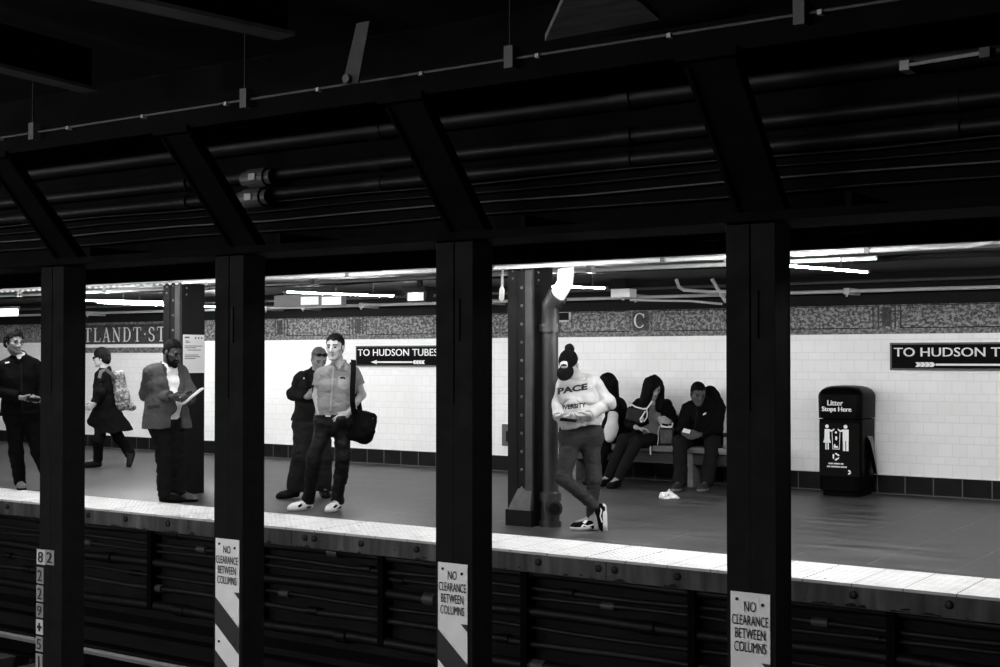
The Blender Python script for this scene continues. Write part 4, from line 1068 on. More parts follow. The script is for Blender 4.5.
def hand_sdf(F, w, d, n, thumb, curl=(0.5, 0.9, 0.7), hs=1.0, spread=0.06, tcurl=0.4):
    """palm with four bent fingers and a thumb: w wrist, d towards the knuckles, n the way the palm faces, thumb the side it leaves from."""
    d = unit(d); n = unit(np.asarray(n)-d*(d@np.asarray(n))); t = np.cross(d, n)
    if t@np.asarray(thumb) < 0: t = -t
    kn = [w+d*(0.088-0.006*abs(i-1))*hs+t*(0.029-0.0195*i)*hs for i in range(4)]
    for i, q in enumerate(kn): F.cone(w+t*(0.016-0.011*i)*hs+d*0.005, q, 0.0145*hs, 0.0115*hs, 0.012)
    for i, q in enumerate(kn):
        L = (0.072, 0.081, 0.075, 0.060)[i]*hs; a = 0; p = q; base = unit(d+t*spread*(1.5-i))
        for j, fr in enumerate((0.45, 0.31, 0.24)):
            a += curl[j]*(1+0.08*i)
            e = p+(base*math.cos(a)+n*math.sin(a))*L*fr
            F.cone(p, e, (0.0100-0.0009*j)*hs, (0.0093-0.0009*j)*hs, 0.004); p = e
    r = w+d*0.026*hs+t*0.026*hs
    F.cone(w+d*0.012*hs+t*0.012*hs, r+t*0.006, 0.016*hs, 0.0135*hs, 0.012)
    e = r+unit(d*0.75+t*0.65+n*0.3)*0.042*hs; F.cone(r, e, 0.0125*hs, 0.0105*hs, 0.006)
    F.cone(e, e+unit(d*0.95+t*(0.35-tcurl)+n*(0.25+tcurl))*0.033*hs, 0.0105*hs, 0.0085*hs, 0.005)

def torso_sdf(F, P, g=0.0, sc=1.0, belly=0.0, female=False, k=0.05, top=True, hip=True):
    """rib cage, waist and pelvis from the shoulder and hip joints; g swells it for clothing."""
    A, B = P['shA'], P['shB']; HA, HB = P['hipA'], P['hipB']
    mid, pel = (A+B)/2, (HA+HB)/2; up = unit(mid-pel); lat = unit(B-A); fw = unit(np.cross(lat, up)); L = np.linalg.norm(mid-pel)
    hl = unit(HB-HA); P['fw'], P['lat'], P['upv'], P['mid'], P['pel'] = fw, lat, up, mid, pel
    hw = np.linalg.norm(B-A)/2
    for sg in (-1, 1):
        c1 = mid+lat*sg*hw*0.50-up*0.12*L/0.5; c2 = pel+up*L*0.38+(lat*0.5+hl*0.5)*sg*0.070*sc; c3 = pel+up*0.03+hl*sg*0.075*sc
        F.cone(c1, c2, 0.108*sc+g, 0.098*sc+g, k); F.cone(c2, c3, 0.098*sc+g, 0.108*sc+g, k)
    if top:
        F.cone(A*0.82+B*0.18-up*0.02, B*0.82+A*0.18-up*0.02, 0.062*sc+g, None, k)
        for q in (A, B): F.cone(P['neck']-up*0.02, q*0.85+mid*0.15, 0.055+g*0.7, 0.056+g, k)
    if belly: F.ell(pel+up*L*0.36+fw*0.06, (0.145*sc+g, 0.10+belly+g, 0.15), np.array([lat, fw, up]), k)
    if female:
        for sg in (-1, 1): F.ell(mid-up*0.17*L/0.5+lat*sg*0.065+fw*0.085, (0.058+g, 0.055+g, 0.06+g), np.array([lat, fw, up]), 0.04)
    if hip: F.cone(HA, HB, 0.10*sc+g, None, k)

def shoe(fig, name, heel, f, u=(0, 0, 1), mats=None, L=0.28, sole_h=0.024, parent=None, high=0.0, stripe=None, w=1.0):
    """heel: back of the sole on the ground; f toe direction; returns the ankle point."""
    f = unit(f); u = unit(np.asarray(u)-f*(f@np.asarray(u))); l = np.cross(f, u); h = np.asarray(heel, float); s_ = L/0.28
    def W(a, b, c): return h+f*a*s_+l*b*w+u*c
    def body(F, g=0.0):
        F.cone(W(0.036, 0, 0.045), W(0.13, 0.0, 0.045), 0.034+g, 0.037+g, 0.03)
        F.cone(W(0.13, 0, 0.042), W(0.205, 0.008, 0.036), 0.038+g, 0.040+g, 0.03); F.cone(W(0.13, -0.004, 0.04), W(0.20, -0.012, 0.034), 0.034+g, 0.034+g, 0.03)
        F.cone(W(0.205, 0, 0.034), W(0.246, 0.004, 0.032), 0.038+g, 0.030+g, 0.03)
    F = SDF(); body(F); F.cone(W(0.052, 0, 0.05), W(0.048, 0, 0.095+high), 0.037, 0.040, 0.03); F.cone(W(0.06, 0, 0.09), W(0.16, 0, 0.055), 0.03, 0.028, 0.03)
    F.cut(h+u*0.016, -u); F.cut(W(0.05, 0, 0.108+high), u)
    o = fig.put(name, F.mesh(0.006, name), mats[0], parent)
    F = SDF(); body(F, 0.005); F.cut(h+u*(sole_h+0.006), u); F.cut(h+u*0.0015, -u)
    fig.put('sole', F.mesh(0.006, 'sole'), mats[1], o)
    return W(0.055, 0, 0.095), o

def decal(fig, target, name, polys, m, parent, lift=0.004, cuts=3):
    """flat marks (pixel outlines in the photo's frame) laid onto the surface of a garment as a thin skin of their own."""
    me = target.data; tree = BVHTree.FromPolygons([v.co[:] for v in me.vertices], [p.vertices[:] for p in me.polygons])
    bm = bmesh.new()
    for pl, fc in polys:
        vs = [bm.verts.new((x, y, 0)) for x, y in pl]
        for f in (fc or [tuple(range(len(pl)))]):
            try: bm.faces.new([vs[i] for i in f])
            except ValueError: pass
    bmesh.ops.triangulate(bm, faces=bm.faces[:])
    for _ in range(cuts):
        es = [e for e in bm.edges if (e.verts[0].co-e.verts[1].co).length > 1.2]
        if not es: break
        bmesh.ops.subdivide_edges(bm, edges=es, cuts=1)
        bmesh.ops.triangulate(bm, faces=bm.faces[:])
    o_ = Vector(CO-fig.base); kill = []
    for v in bm.verts:
        d = Vector(ray(v.co.x, v.co.y)).normalized(); hit = tree.ray_cast(o_, d)
        if hit[0] is None: kill.append(v)
        else: v.co = hit[0]-d*lift
    bmesh.ops.delete(bm, geom=kill, context='VERTS')
    mm = bpy.data.meshes.new(name); bm.to_mesh(mm); bm.free()
    return fig.put(name, mm, m, parent)
def text_px(txt, x, y, wd, ht, slope=0.0, bold=0.02, shear=0.0):
    """lettering outline in pixels: x,y lower left, slope in px per px (+ rises to the right)."""
    v, f = text_mesh(txt, bold)
    return [([(x+p[0]*wd+shear*p[1]*ht, y-p[1]*ht-p[0]*wd*slope) for p in v], f)]

SKIN = {}
def skin_mats(tone):
    if tone not in SKIN:
        SKIN[tone] = [mat('skin_%d' % tone, tone, 0.6, 0.15, var=0.07, scale=18), mat('lips_%d' % tone, tone*0.84, 0.45, 0.4),
                      mat('brow_hair_%d' % tone, tone*0.33, 0.7, 0.2), mat('eye_white', 82, 0.5, 0.2), mat('iris', 18, 0.2, 0.6), mat('stubble_%d' % tone, tone*0.62, 0.6, 0.2, var=0.25, scale=90)]
    return SKIN[tone]
def finish_body(fig, F, c, R, hs, tone, beard=None, vx=0.005, brow=True):
    me = F.mesh(vx, fig.name); ctr = F.V[F.Q].mean(1); q = (ctr-c)@R.T/hs; x, y, z = np.abs(q[:, 0]), q[:, 1], q[:, 2]
    mi = np.zeros(len(q), np.int32); inh = (np.abs(q) < 0.16).all(1)
    if beard == 'stubble': mi[inh & (z < -0.038) & (y > -0.01) & (z > -0.13) & (y > 0.02+0.6*(z+0.038))] = 5
    if brow: mi[inh & (x > 0.013) & (x < 0.05) & (z > 0.019) & (z < 0.030) & (y > 0.055)] = 2
    mi[inh & (x < 0.019) & (z > -0.070) & (z < -0.056) & (y > 0.082)] = 1
    e = np.sqrt((x-0.0315)**2+(y-0.072)**2+(z-0.004)**2)
    mi[inh & (e < 0.0155) & (y > 0.074) & (np.abs(z-0.003) < 0.0075)] = 3
    mi[inh & (e < 0.0165) & (y > 0.074) & (np.abs(z-0.003) < 0.008) & (np.abs(x-0.0315) < 0.0065)] = 4
    me.polygons.foreach_set('material_index', mi)
    o = fig.put(fig.name, me, skin_mats(tone)); tag(o, fig.label, 'person', fig.group)
    return o
def hair_short(F, W, c, R, hs, lift=0.012, front=0.060, slope=0.61, base=0.008, top=0.0, nape=True):
    F.ell(W(0, -0.012, 0.036+top*0.4), np.array((0.075+lift, 0.094+lift, 0.085+lift+top))*hs, R, 0.02)
    F.ell(W(0, -0.06, -0.02), np.array((0.058+lift*0.5, 0.042+lift*0.5, 0.05))*hs, R, 0.03)
    for sx in ((-1, 1) if nape else ()):
        F.cone(W(sx*0.070, 0.012, 0.05), W(sx*0.072, 0.014, -0.012), 0.012*hs, 0.009*hs, 0.012); F.cone(W(sx*0.060, -0.04, 0.03), W(sx*0.052, -0.055, -0.045), 0.03*hs, 0.024*hs, 0.02)
    def line(X, Y, Z, v, c=c, R=R, hs=hs):
        x, y, z = X-c[0], Y-c[1], Z-c[2]; q = [(R[i][0]*x+R[i][1]*y+R[i][2]*z)/hs for i in range(3)]
        side = np.clip((np.abs(q[0])-0.045)/0.02, 0, 1)
        h = np.where(q[1] > 0.02, 0.068-0.018*side+0.25*(q[1]-0.085), np.where(q[1] > 0.0, -0.012+0.0*q[1], -0.02+0.55*q[1]))
        h = np.where((q[1] > 0.02) & (q[1] < 0.045), 0.03+(q[1]-0.02)*1.0, h)
        return np.maximum(v, (h+base-0.012+0.004*np.sin(q[0]*140)-q[2])*0.6*hs)
    F.fn(line)
    F.cut(W(0, 0.094, front), unit(R[1]*1.0-R[2]*0.25)) if front else None
def arm_skin(F, P, s, k=0.02, from_elbow=False):
    if not from_elbow: F.cone(P['sh'+s], P['el'+s], 0.050, 0.039, k)
    F.cone(P['el'+s], P['wr'+s], 0.040, 0.026, k)
def leg_skin(F, P, s):
    F.cone(P['hip'+s], P['kn'+s], 0.070, 0.046, 0.03); F.cone(P['kn'+s], P['an'+s], 0.046, 0.031, 0.03)
def sleeve(F, P, s, r=(0.066, 0.058, 0.046), frac=1.0, k=0.03, end=None):
    """sleeve from shoulder towards the wrist; frac < 1 stops on the upper arm."""
    A, E, Wr = P['sh'+s], P['el'+s], P['wr'+s]
    if frac < 1: F.cone(A, A+(E-A)*(frac+0.25), r[0], r[1], k); s_ = (A+(E-A)*frac, E-A)
    else:
        F.cone(A, E, r[0], r[1], k); F.cone(E, Wr+(Wr-E)*0.12, r[1], r[2], k); s_ = (Wr, Wr-E)
    return s_
def sleeves(fig, P, garment, m, r, seed, frac=1.0, amp=0.010, cr=0.009, back=0.02, which='AB', k=0.03):
    """sleeves as pieces of the garment, each squared off at its cuff."""
    for s in which:
        F = SDF(); e = sleeve(F, P, s, r, frac, k)
        F.cap(e[0]-unit(e[1])*back, e[1], 0.14); F.crease(cr, (5, 5, 8), seed+ord(s)); F.noise(amp, (9, 9, 13), seed+1+ord(s)); F.noise(0.004, (24, 24, 28), seed+2)
        fig.put('sleeve', F.mesh(0.006, 'sleeve'), m, garment)
def trousers_sdf(P, r=(0.105, 0.08, 0.072), g=0.014, sc=1.0, waist=0.10, k=0.03):
    F = SDF(); pel = P['pel']; up = P['upv']
    hl = unit(P['hipB']-P['hipA'])
    for sg in (-1, 1): F.cone(pel+up*0.03+hl*sg*0.075*sc, pel+up*(waist)+hl*sg*0.068*sc, 0.108*sc+g, 0.10*sc+g, 0.05)
    F.cone(P['hipA'], P['hipB'], 0.10*sc+g, None, 0.05)
    for s in 'AB':
        F.cone(P['hip'+s], P['kn'+s], r[0], r[1], k); F.cone(P['kn'+s], P['an'+s], r[1], r[2], k)
    return F
def tube_part(fig, name, pts, r, m, parent, n=8):
    mb = MB(); mb.tube([Vector(np.asarray(p)) for p in pts], r, n)
    bmesh.ops.recalc_face_normals(mb.bm, faces=mb.bm.faces); me = bpy.data.meshes.new(name); mb.bm.to_mesh(me); mb.bm.free()
    me.polygons.foreach_set('use_smooth', [True]*len(me.polygons)); return fig.put(name, me, m, parent)
def held(fig, name, label, cat, me, m, org, group=None):
    """a thing of its own, given in the figure's frame."""
    org = np.asarray(org, float); me.transform(Matrix.Translation(Vector(-org)))
    for q in (m if isinstance(m, (list, tuple)) else [m]): me.materials.append(q)
    o = bpy.data.objects.new(name, me); COL.objects.link(o); o.location = Vector(fig.base+org); return tag(o, label, cat, group)
def phone_mesh(c, R, size=(0.036, 0.074, 0.0045)):
    F = SDF(); F.box(c, size, R, 0.004); return F.mesh(0.003, 'phone')
def glasses(fig, W, parent, m, hs=1.0, dark=False):
    ring = lambda sx: [W(sx*(0.032+0.021*math.cos(a)), 0.096-0.006*abs(math.cos(a)), 0.003+0.016*math.sin(a)) for a in np.linspace(0, 2*math.pi, 15)]
    g = tube_part(fig, 'glasses', ring(1), 0.0026, m, parent, 6)
    tube_part(fig, 'rim', ring(-1), 0.0026, m, g, 6)
    tube_part(fig, 'bridge', [W(-0.011, 0.1, 0.006), W(0, 0.104, 0.008), W(0.011, 0.1, 0.006)], 0.0024, m, g, 6)
    for sx in (-1, 1): tube_part(fig, 'temple', [W(sx*0.053, 0.092, 0.006), W(sx*0.078, 0.05, 0.006), W(sx*0.08, -0.01, 0.002)], 0.0024, m, g, 6)
    return g
cloth_black = mat('cloth_black', 13, 0.9, 0.03, var=0.2, scale=14, bump=0.25, bscale=180)
cloth_dark = mat('cloth_dark', 24, 0.9, 0.03, var=0.2, scale=14, bump=0.25, bscale=180)
cloth_char = mat('cloth_charcoal', 32, 0.9, 0.04, var=0.15, scale=12, bump=0.25, bscale=200)
tweed = mat('tweed_jacket', 76, 0.9, 0.05, var=0.16, scale=60, bump=0.3, bscale=260)
shirt_grey = mat('shirt_grey', 112, 0.8, 0.2, var=0.05, scale=14, bump=0.15, bscale=220)
shirt_white = mat('shirt_white', 228, 0.8, 0.2, var=0.04, scale=14)
jeans_black = mat('jeans_black', 14, 0.6, 0.14, var=0.25, scale=7, bump=0.25, bscale=240)
jeans_grey = mat('jeans_grey', 48, 0.85, 0.06, var=0.3, scale=5, bump=0.3, bscale=260)
sweat_m = mat('sweatshirt', 166, 0.85, 0.15, var=0.04, scale=20, bump=0.2, bscale=160)
hair_dark = mat('hair_dark', 9, 0.75, 0.08, var=0.4, scale=40, bump=0.5, bscale=90, stretch=(1, 1, 0.25))
hair_black = mat('hair_black', 7, 0.75, 0.08, var=0.4, scale=60, bump=0.5, bscale=120)
leather = mat('black_leather', 11, 0.5, 0.08, var=0.2, scale=20)
rubber = mat('black_rubber', 12, 0.8, 0.05)
white_leather = mat('white_leather', 222, 0.5, 0.4, var=0.05, scale=20)
white_rubber = mat('white_rubber', 190, 0.6, 0.3)
metal = mat('bright_metal', 190, 0.3, 0.5, metal=0.7)
screen = mat('phone_glass', 24, 0.15, 0.6)
def body(fig, P, head, tone, hands=(), sc=1.0, female=False, belly=0.0, beard=None, hs=1.0, brow=True):
    """the whole figure as one skin: head, neck, trunk, arms, hands, legs."""
    c, R = head
    F = SDF(); torso_sdf(F, P, -0.004, sc, belly, female)
    F.cone(P['neck']-fig.up*0.01, c-R[2]*0.06*hs-R[1]*0.02*hs, 0.058*sc, 0.052*hs, 0.03)
    W = head_sdf(F, c, R, hs)
    for s in 'AB':
        arm_skin(F, P, s); leg_skin(F, P, s)
        F.cone(P['an'+s], P['an'+s]+P['ft'+s]*0.13-fig.up*0.035, 0.034, 0.026, 0.03)
    for s, d, n, th, curl in hands: hand_sdf(F, P['wr'+s], d, n, th, curl, hs*0.98)
    return finish_body(fig, F, c, R, hs, tone, beard, brow=brow), W
def V_(fig): return lambda r, u, t: fig.er*r+fig.up*u-fig.ef*t

# ------------------------------------------------------------------ man with the shoulder bag
f = Fig(318, 512.5, 'man in a light short-sleeved shirt with a black shoulder bag, hands in his pockets'); v = V_(f); J = f.J
P = dict(neck=J(339, 365, 0.0), shA=J(321, 374, 0.03), shB=J(354, 373, 0.03), elA=J(316.5, 396, 0.03), wrA=J(319, 412.5, -0.05), elB=J(362, 395, 0.06), wrB=J(347, 414, -0.10),
         hipA=J(326, 424, 0.0), hipB=J(342, 424, 0.02), knA=J(313.5, 458, -0.07), knB=J(343, 457, -0.02))
white_shoe = (white_leather, white_rubber)
head = (J(335, 347.2, -0.03), frame(f.dirv(-22, 3), f.up)); 
fa, fb = f.dirv(-62), f.dirv(-28); ha, hb = f.FL(313, 509.5), f.FL(340, 510)
P['ftA'], P['ftB'] = fa, fb; P['anA'], P['anB'] = ha+fa*0.055+f.up*0.095, hb+fb*0.055+f.up*0.095
o, W = body(f, P, head, 152, [('A', v(0.30, -1, -0.55), v(0.9, 0, -0.3), v(0.2, 0, 1), (0.2, 0.4, 0.3)), ('B', v(-0.85, -0.55, 0.15), v(0, -0.2, -1), v(-0.2, 1, 0.3), (0.15, 0.3, 0.3))], hs=1.1)
_, s1 = shoe(f, 'shoe', ha, fa, mats=white_shoe, parent=o, L=0.285)
_, s2 = shoe(f, 'shoe', hb, fb, mats=white_shoe, parent=o, L=0.285)
decal(f, s1, 'side_mark', [([(301, 508.5), (303.5, 509.6), (311, 505.8), (311, 507.0), (303.5, 511.4), (300.8, 510.6)], None)], cloth_black, s1)
decal(f, s1, 'lace_panel', [([(297.5, 505.8), (301.5, 503.2), (302.5, 505.6), (299, 508.0)], None)], cloth_black, s1)
decal(f, s2, 'side_mark', [([(336.5, 508.6), (338, 509.6), (341.5, 505.6), (341.7, 507.0), (338, 511.2), (336.3, 510.4)], None)], cloth_black, s2)
decal(f, s2, 'lace_panel', [([(333, 507.0), (336, 504.4), (338, 505.6), (335, 508.4)], None)], cloth_black, s2)
F = SDF(); hair_short(F, W, *head, 1.1, 0.006, None, 0.80, 0.012, 0.0, False); F.noise(0.004, (60, 60, 60), 3); f.put('hair', F.mesh(0.005, 'hair'), hair_dark, o)
F = SDF(); torso_sdf(F, P, 0.012); 
F.cone(P['neck']+f.up*0.0, P['neck']+f.up*0.03, 0.066, 0.068, 0.02)
F.cut(P['pel']+f.up*0.075, -f.up); F.cut(P['neck']+f.up*0.035, unit(f.up+P['fw']*0.25))
wn = P['neck']+f.up*0.02+P['fw']*0.075; F.cone(wn, wn-f.up*0.05, 0.03, 0.012, 0.01, sub=True)
F.noise(0.006, (9, 9, 15), 11); F.crease(0.005, (12, 12, 10), 14, 0.12); F.crease(0.005, (9, 9, 20), 15, 0.15); F.noise(0.004, (24, 24, 30), 12)
sh = f.put('shirt', F.mesh(0.006, 'shirt'), shirt_grey, o); sleeves(f, P, sh, shirt_grey, (0.070, 0.068, 0), 200, 0.56, 0.006, 0.006, 0.0)
for sg, s in ((-1, 'A'), (1, 'B')):                             # collar wings
    F = SDF(); nk = P['neck']+f.up*0.02
    F.cone(nk+P['lat']*sg*0.055+f.up*0.012, nk+P['lat']*sg*0.026+P['fw']*0.085-f.up*0.035, 0.017, 0.011, 0.01); F.cone(nk+P['lat']*sg*0.055+f.up*0.012, nk-P['fw']*0.06+P['lat']*sg*0.02+f.up*0.02, 0.016, 0.014, 0.02)
    f.put('collar', F.mesh(0.005, 'collar'), mat('collar_grey', 118, 0.8, 0.2), sh)
decal(f, sh, 'chest_pocket', [([(338.5, 376), (349, 377), (349, 388), (344, 390), (338.5, 387)], None)], mat('pocket_grey', 132, 0.8, 0.2), sh)
decal(f, sh, 'pocket_logo', [([(340, 377), (343, 376.6), (345.5, 377.6), (345, 379.4), (342.5, 378.6), (340.5, 379.2)], None)], cloth_black, sh, 0.007)
decal(f, sh, 'button_placket', [([(332.6, 368), (334.2, 368), (331.2, 411), (329.4, 411)], None)], mat('placket_grey', 138, 0.8, 0.2), sh)
F = trousers_sdf(P, (0.092, 0.070, 0.066), 0.010, waist=0.085); F.cone(P['wrB']+v(-0.055, -0.045, 0.0), P['wrB']+v(-0.09, -0.10, -0.03), 0.05, 0.05, 0.03); F.cut(P['pel']+f.up*0.082, f.up); F.cut(P['anA']-f.up*0.035, -f.up)
F.noise(0.010, (10, 10, 16), 21); F.crease(0.006, (6, 6, 12), 23); F.noise(0.005, (24, 24, 40), 22)
tr = f.put('trousers', F.mesh(0.006, 'trousers'), jeans_black, o)
F = SDF(); torso_sdf(F, P, 0.016); F.cut(P['pel']+f.up*0.095, f.up); F.cut(P['pel']+f.up*0.062, -f.up); bl = f.put('belt', F.mesh(0.006, 'belt'), leather, o)
decal(f, bl, 'buckle', [([(325.5, 412.5), (330.5, 412.8), (330.5, 417), (325.5, 416.7)], None)], metal, bl, 0.006)
bag = J(361, 426, 0.02)
F = SDF(); Rb = frame(v(0.75, -0.25, 0.65), v(0, 1, 0)); F.box(bag, (0.135, 0.075, 0.155), np.array([unit(v(0.85, -0.25, -0.1)), unit(v(0.1, 0, 1)), unit(v(0.25, 1, 0))]), 0.05); F.ell(bag+v(0.03, -0.03, 0.05), (0.13, 0.08, 0.14), None, 0.05)
F.noise(0.016, (9, 9, 9), 5); F.noise(0.006, (22, 22, 22), 6)
bo = held(f, 'shoulder_bag', 'black canvas shoulder bag hanging at the hip of the man in the light shirt', 'bag', F.mesh(0.007, 'shoulder_bag'), mat('bag_canvas', 11, 0.9, 0.04, var=0.3, scale=12, bump=0.3, bscale=120), bag)
def childmesh(parent, fig, name, me, m):
    me.transform(Matrix.Translation(-(parent.location-Vector(fig.base)))); me.materials.append(m)
    q = bpy.data.objects.new(name, me); COL.objects.link(q); q.parent = parent; return q
def ribbon(fig, pts, wdt, thick, n=None):
    """flat strap along points, lying across direction n."""
    bm = bmesh.new(); rings = []
    pts = [np.asarray(p, float) for p in pts]
    for i, p in enumerate(pts):
        d = unit(pts[min(i+1, len(pts)-1)]-pts[max(i-1, 0)]); a = unit(np.cross(d, n)); b = unit(np.cross(a, d))
        rings.append([bm.verts.new(Vector(p+a*wdt/2*sx+b*thick/2*sy)) for sx, sy in ((-1, -1), (1, -1), (1, 1), (-1, 1))])
    for r0, r1 in zip(rings[:-1], rings[1:]):
        for k_ in range(4): bm.faces.new((r0[k_], r0[(k_+1) % 4], r1[(k_+1) % 4], r1[k_]))
    bm.faces.new(rings[0][::-1]); bm.faces.new(rings[-1]); bmesh.ops.recalc_face_normals(bm, faces=bm.faces)
    me = bpy.data.meshes.new('strap'); bm.to_mesh(me); bm.free(); return me
childmesh(bo, f, 'strap', ribbon(f, [J(352, 362, 0.11), J(353.5, 361.5, 0.03), J(353.5, 364, -0.07), J(353.3, 372, -0.13), J(352.5, 388, -0.145), J(352.5, 402, -0.14), J(354, 413, -0.09)], 0.052, 0.006, -f.ef), cloth_black)
childmesh(bo, f, 'strap', ribbon(f, [J(352, 362, 0.11), J(354, 372, 0.17), J(357, 390, 0.19), J(360, 412, 0.12)], 0.052, 0.006, f.ef), cloth_black)
mb = MB(); mb.box((-0.02, -0.01, -0.03), (0.02, 0.01, 0.03), 0.004); mb.box((-0.012, -0.02, -0.05), (0.012, 0.0, -0.035), 0.003); bmesh.ops.translate(mb.bm, verts=mb.bm.verts, vec=Vector(J(372, 421, -0.03))); me = bpy.data.meshes.new('buckle'); mb.bm.to_mesh(me); mb.bm.free(); childmesh(bo, f, 'buckle', me, metal)
BAGMAN = f
def seat_or_stand(fig, P, fa, fb): pass
def feet(fig, P, A, B, ua=None, ub=None):
    """A, B: (heel point, toe direction[, instep direction]) -> ankles and toe directions."""
    for s, q in (('A', A), ('B', B)):
        u = np.array([0, 0, 1.0]) if len(q) < 3 else unit(q[2]); f_ = unit(q[1]); P['ft'+s] = f_
        P['an'+s] = q[0]+f_*0.055+u*0.095

# ------------------------------------------------------------------ woman in the sweatshirt
f = Fig(588, 530.5, 'woman in a pale university sweatshirt and black cap leaning by the drain pipe'); v = V_(f); J = f.J
P = dict(neck=J(579, 378, 0.03), shA=J(563, 387, -0.02), shB=J(592, 383, 0.06), elA=J(558.5, 404, 0.06), wrA=J(557.5, 417, -0.16), elB=J(607, 402, 0.03), wrB=J(589, 415, -0.19),
         hipA=J(572, 438, 0.0), hipB=J(590, 437, 0.03), knA=J(563, 478, -0.10), knB=J(594, 479, 0.0))
hA = (J(607, 503.5, -0.02), v(0.02, -1, 0.05), v(-1, 0.02, 0.0)); hB = (f.FL(597, 530), f.dirv(-72))
feet(f, P, hA, hB); P['anA'] = J(597, 509, -0.02); P['ftA'] = v(0, -1, 0)
head = (J(569, 365, -0.05), frame(f.dirv(-18, 48), f.up))
P['neck'] = J(578, 379, 0.05)
o, W = body(f, P, head, 160, [('A', v(0.9, -0.15, 0.4), v(0.3, 0.8, -0.4), v(0, 0.5, 1), (0.4, 0.7, 0.5)), ('B', v(-0.9, -0.3, 0.35), v(-0.2, 0.7, -0.6), v(0, 0.6, 1), (0.4, 0.7, 0.5))], female=True, sc=0.95, hs=1.0)
skate = (cloth_black, white_rubber)
_, s1 = shoe(f, 'shoe', hA[0], hA[1], hA[2], skate, 0.255, 0.034, o)
_, s2 = shoe(f, 'shoe', hB[0], hB[1], mats=skate, L=0.245, sole_h=0.03, parent=o)
decal(f, s2, 'side_stripe', [([(581, 526.5), (583, 524.3), (588, 525.6), (594, 523.5), (594.5, 524.6), (588, 527.2), (584, 525.8), (582, 527.5)], None)], white_leather, s2)
decal(f, s2, 'laces', [([(582.5, 522.5), (585.5, 519.5), (588, 520.5), (585, 523.8)], None)], white_leather, s2)
decal(f, s1, 'side_stripe', [([(600.2, 507.5), (602.2, 510), (600.8, 516), (602.6, 522), (601.6, 522.5), (599.6, 516.5), (600.7, 510.5)], None)], white_leather, s1)
F = SDF(); F.ell(W(0, -0.018, 0.040), np.array((0.085, 0.104, 0.096)), head[1], 0.02); F.ell(W(0, -0.10, 0.0), np.array((0.03, 0.02, 0.03)), head[1], 0.02)
F.cut(W(0, 0, 0.028), unit(-head[1][2]+head[1][1]*0.12))
cap_ = f.put('cap', F.mesh(0.005, 'cap'), cloth_black, o)
F = SDF(); F.ell(W(0, 0.115, 0.030), np.array((0.078, 0.082, 0.014)), frame(head[1][1]-head[1][2]*0.25, head[1][2]), 0.01); f.put('brim', F.mesh(0.004, 'brim'), cloth_black, cap_)
decal(f, cap_, 'badge', [([(560, 363.2), (561.5, 361.4), (564, 361), (566.6, 361.3), (567.6, 363), (567.8, 366.4), (566.6, 368), (561, 368.2), (559.8, 366.4)], None)], white_enamel, cap_)
decal(f, cap_, 'badge_mark', [([(560.8, 366.2), (561.6, 364.4), (563.2, 364.4), (563.8, 363.4), (564.4, 364.3), (566, 364.2), (566.8, 366), (566, 366.6), (564.8, 365.6), (563.9, 366.6), (562.8, 365.6), (561.8, 366.8)], None)], cloth_black, cap_, 0.008)
F = SDF(); F.ell(J(569.5, 348.5, 0.0), (0.042, 0.042, 0.042)); F.cone(J(569.5, 349, 0.0), J(569, 356, 0.0), 0.026, 0.03); F.ell(W(0, -0.075, 0.0), np.array((0.06, 0.04, 0.05)), head[1], 0.03)
F.noise(0.006, (50, 50, 50), 4); f.put('hair', F.mesh(0.005, 'hair'), hair_dark, o)
F = SDF(); torso_sdf(F, P, 0.026, 0.95, 0.015, True, hip=False)
F.cone(P['neck'], P['neck']+f.up*0.015, 0.075, 0.075, 0.02); F.cone(J(566, 424, -0.10), J(592, 421, -0.06), 0.06, 0.06, 0.06)
F.cut(J(581, 427, 0), v(0.22, -1, 0)); F.cut(P['neck']+f.up*0.03, unit(f.up-f.ef*0.3));
F.noise(0.012, (8, 8, 13), 31); F.crease(0.011, (5, 5, 8), 33); F.crease(0.007, (8, 8, 12), 34, 0.2); F.noise(0.005, (20, 20, 24), 32)
sw = f.put('sweatshirt', F.mesh(0.006, 'sweatshirt'), sweat_m, o); sleeves(f, P, sw, sweat_m, (0.068, 0.058, 0.046), 210, which='A', back=0.0); sleeves(f, P, sw, sweat_m, (0.080, 0.074, 0.050), 214, which='B', back=0.0, cr=0.014)
prn = mat('print_black', 36, 0.7, 0.2)
decal(f, sw, 'lettering', text_px('PACE', 557.5, 394.8, 30, 6.6, 0.17, 0.05), prn, sw, 0.005)
decal(f, sw, 'lettering', text_px('UNIVERSITY', 553.5, 411.0, 32.5, 4.6, 0.12, 0.035), prn, sw, 0.005)
F = trousers_sdf(P, (0.098, 0.064, 0.044), 0.010, 1.02, 0.10); F.cap(P['anA'], P['anA']-P['knA'], 0.1); F.cut(P['anB']-f.up*0.02, -f.up) if False else F.cap(P['anB']+f.up*0.01, P['anB']-P['knB'], 0.1)
F.cut(P['pel']+f.up*0.11, f.up); F.crease(0.003, (9, 9, 18), 43, 0.15); F.noise(0.004, (10, 10, 18), 41); F.noise(0.004, (24, 24, 50), 42)
f.put('jeans', F.mesh(0.006, 'jeans'), jeans_grey, o)
pc = J(568.5, 420, -0.27); held(f, 'phone', 'dark phone in the hands of the woman in the pale sweatshirt', 'phone', phone_mesh(pc, np.array([unit(v(0.3, 0.3, 0.9)), unit(v(1, 0.1, -0.3)), unit(v(0, 1, -0.4))])), screen, pc, 'phones in hands')

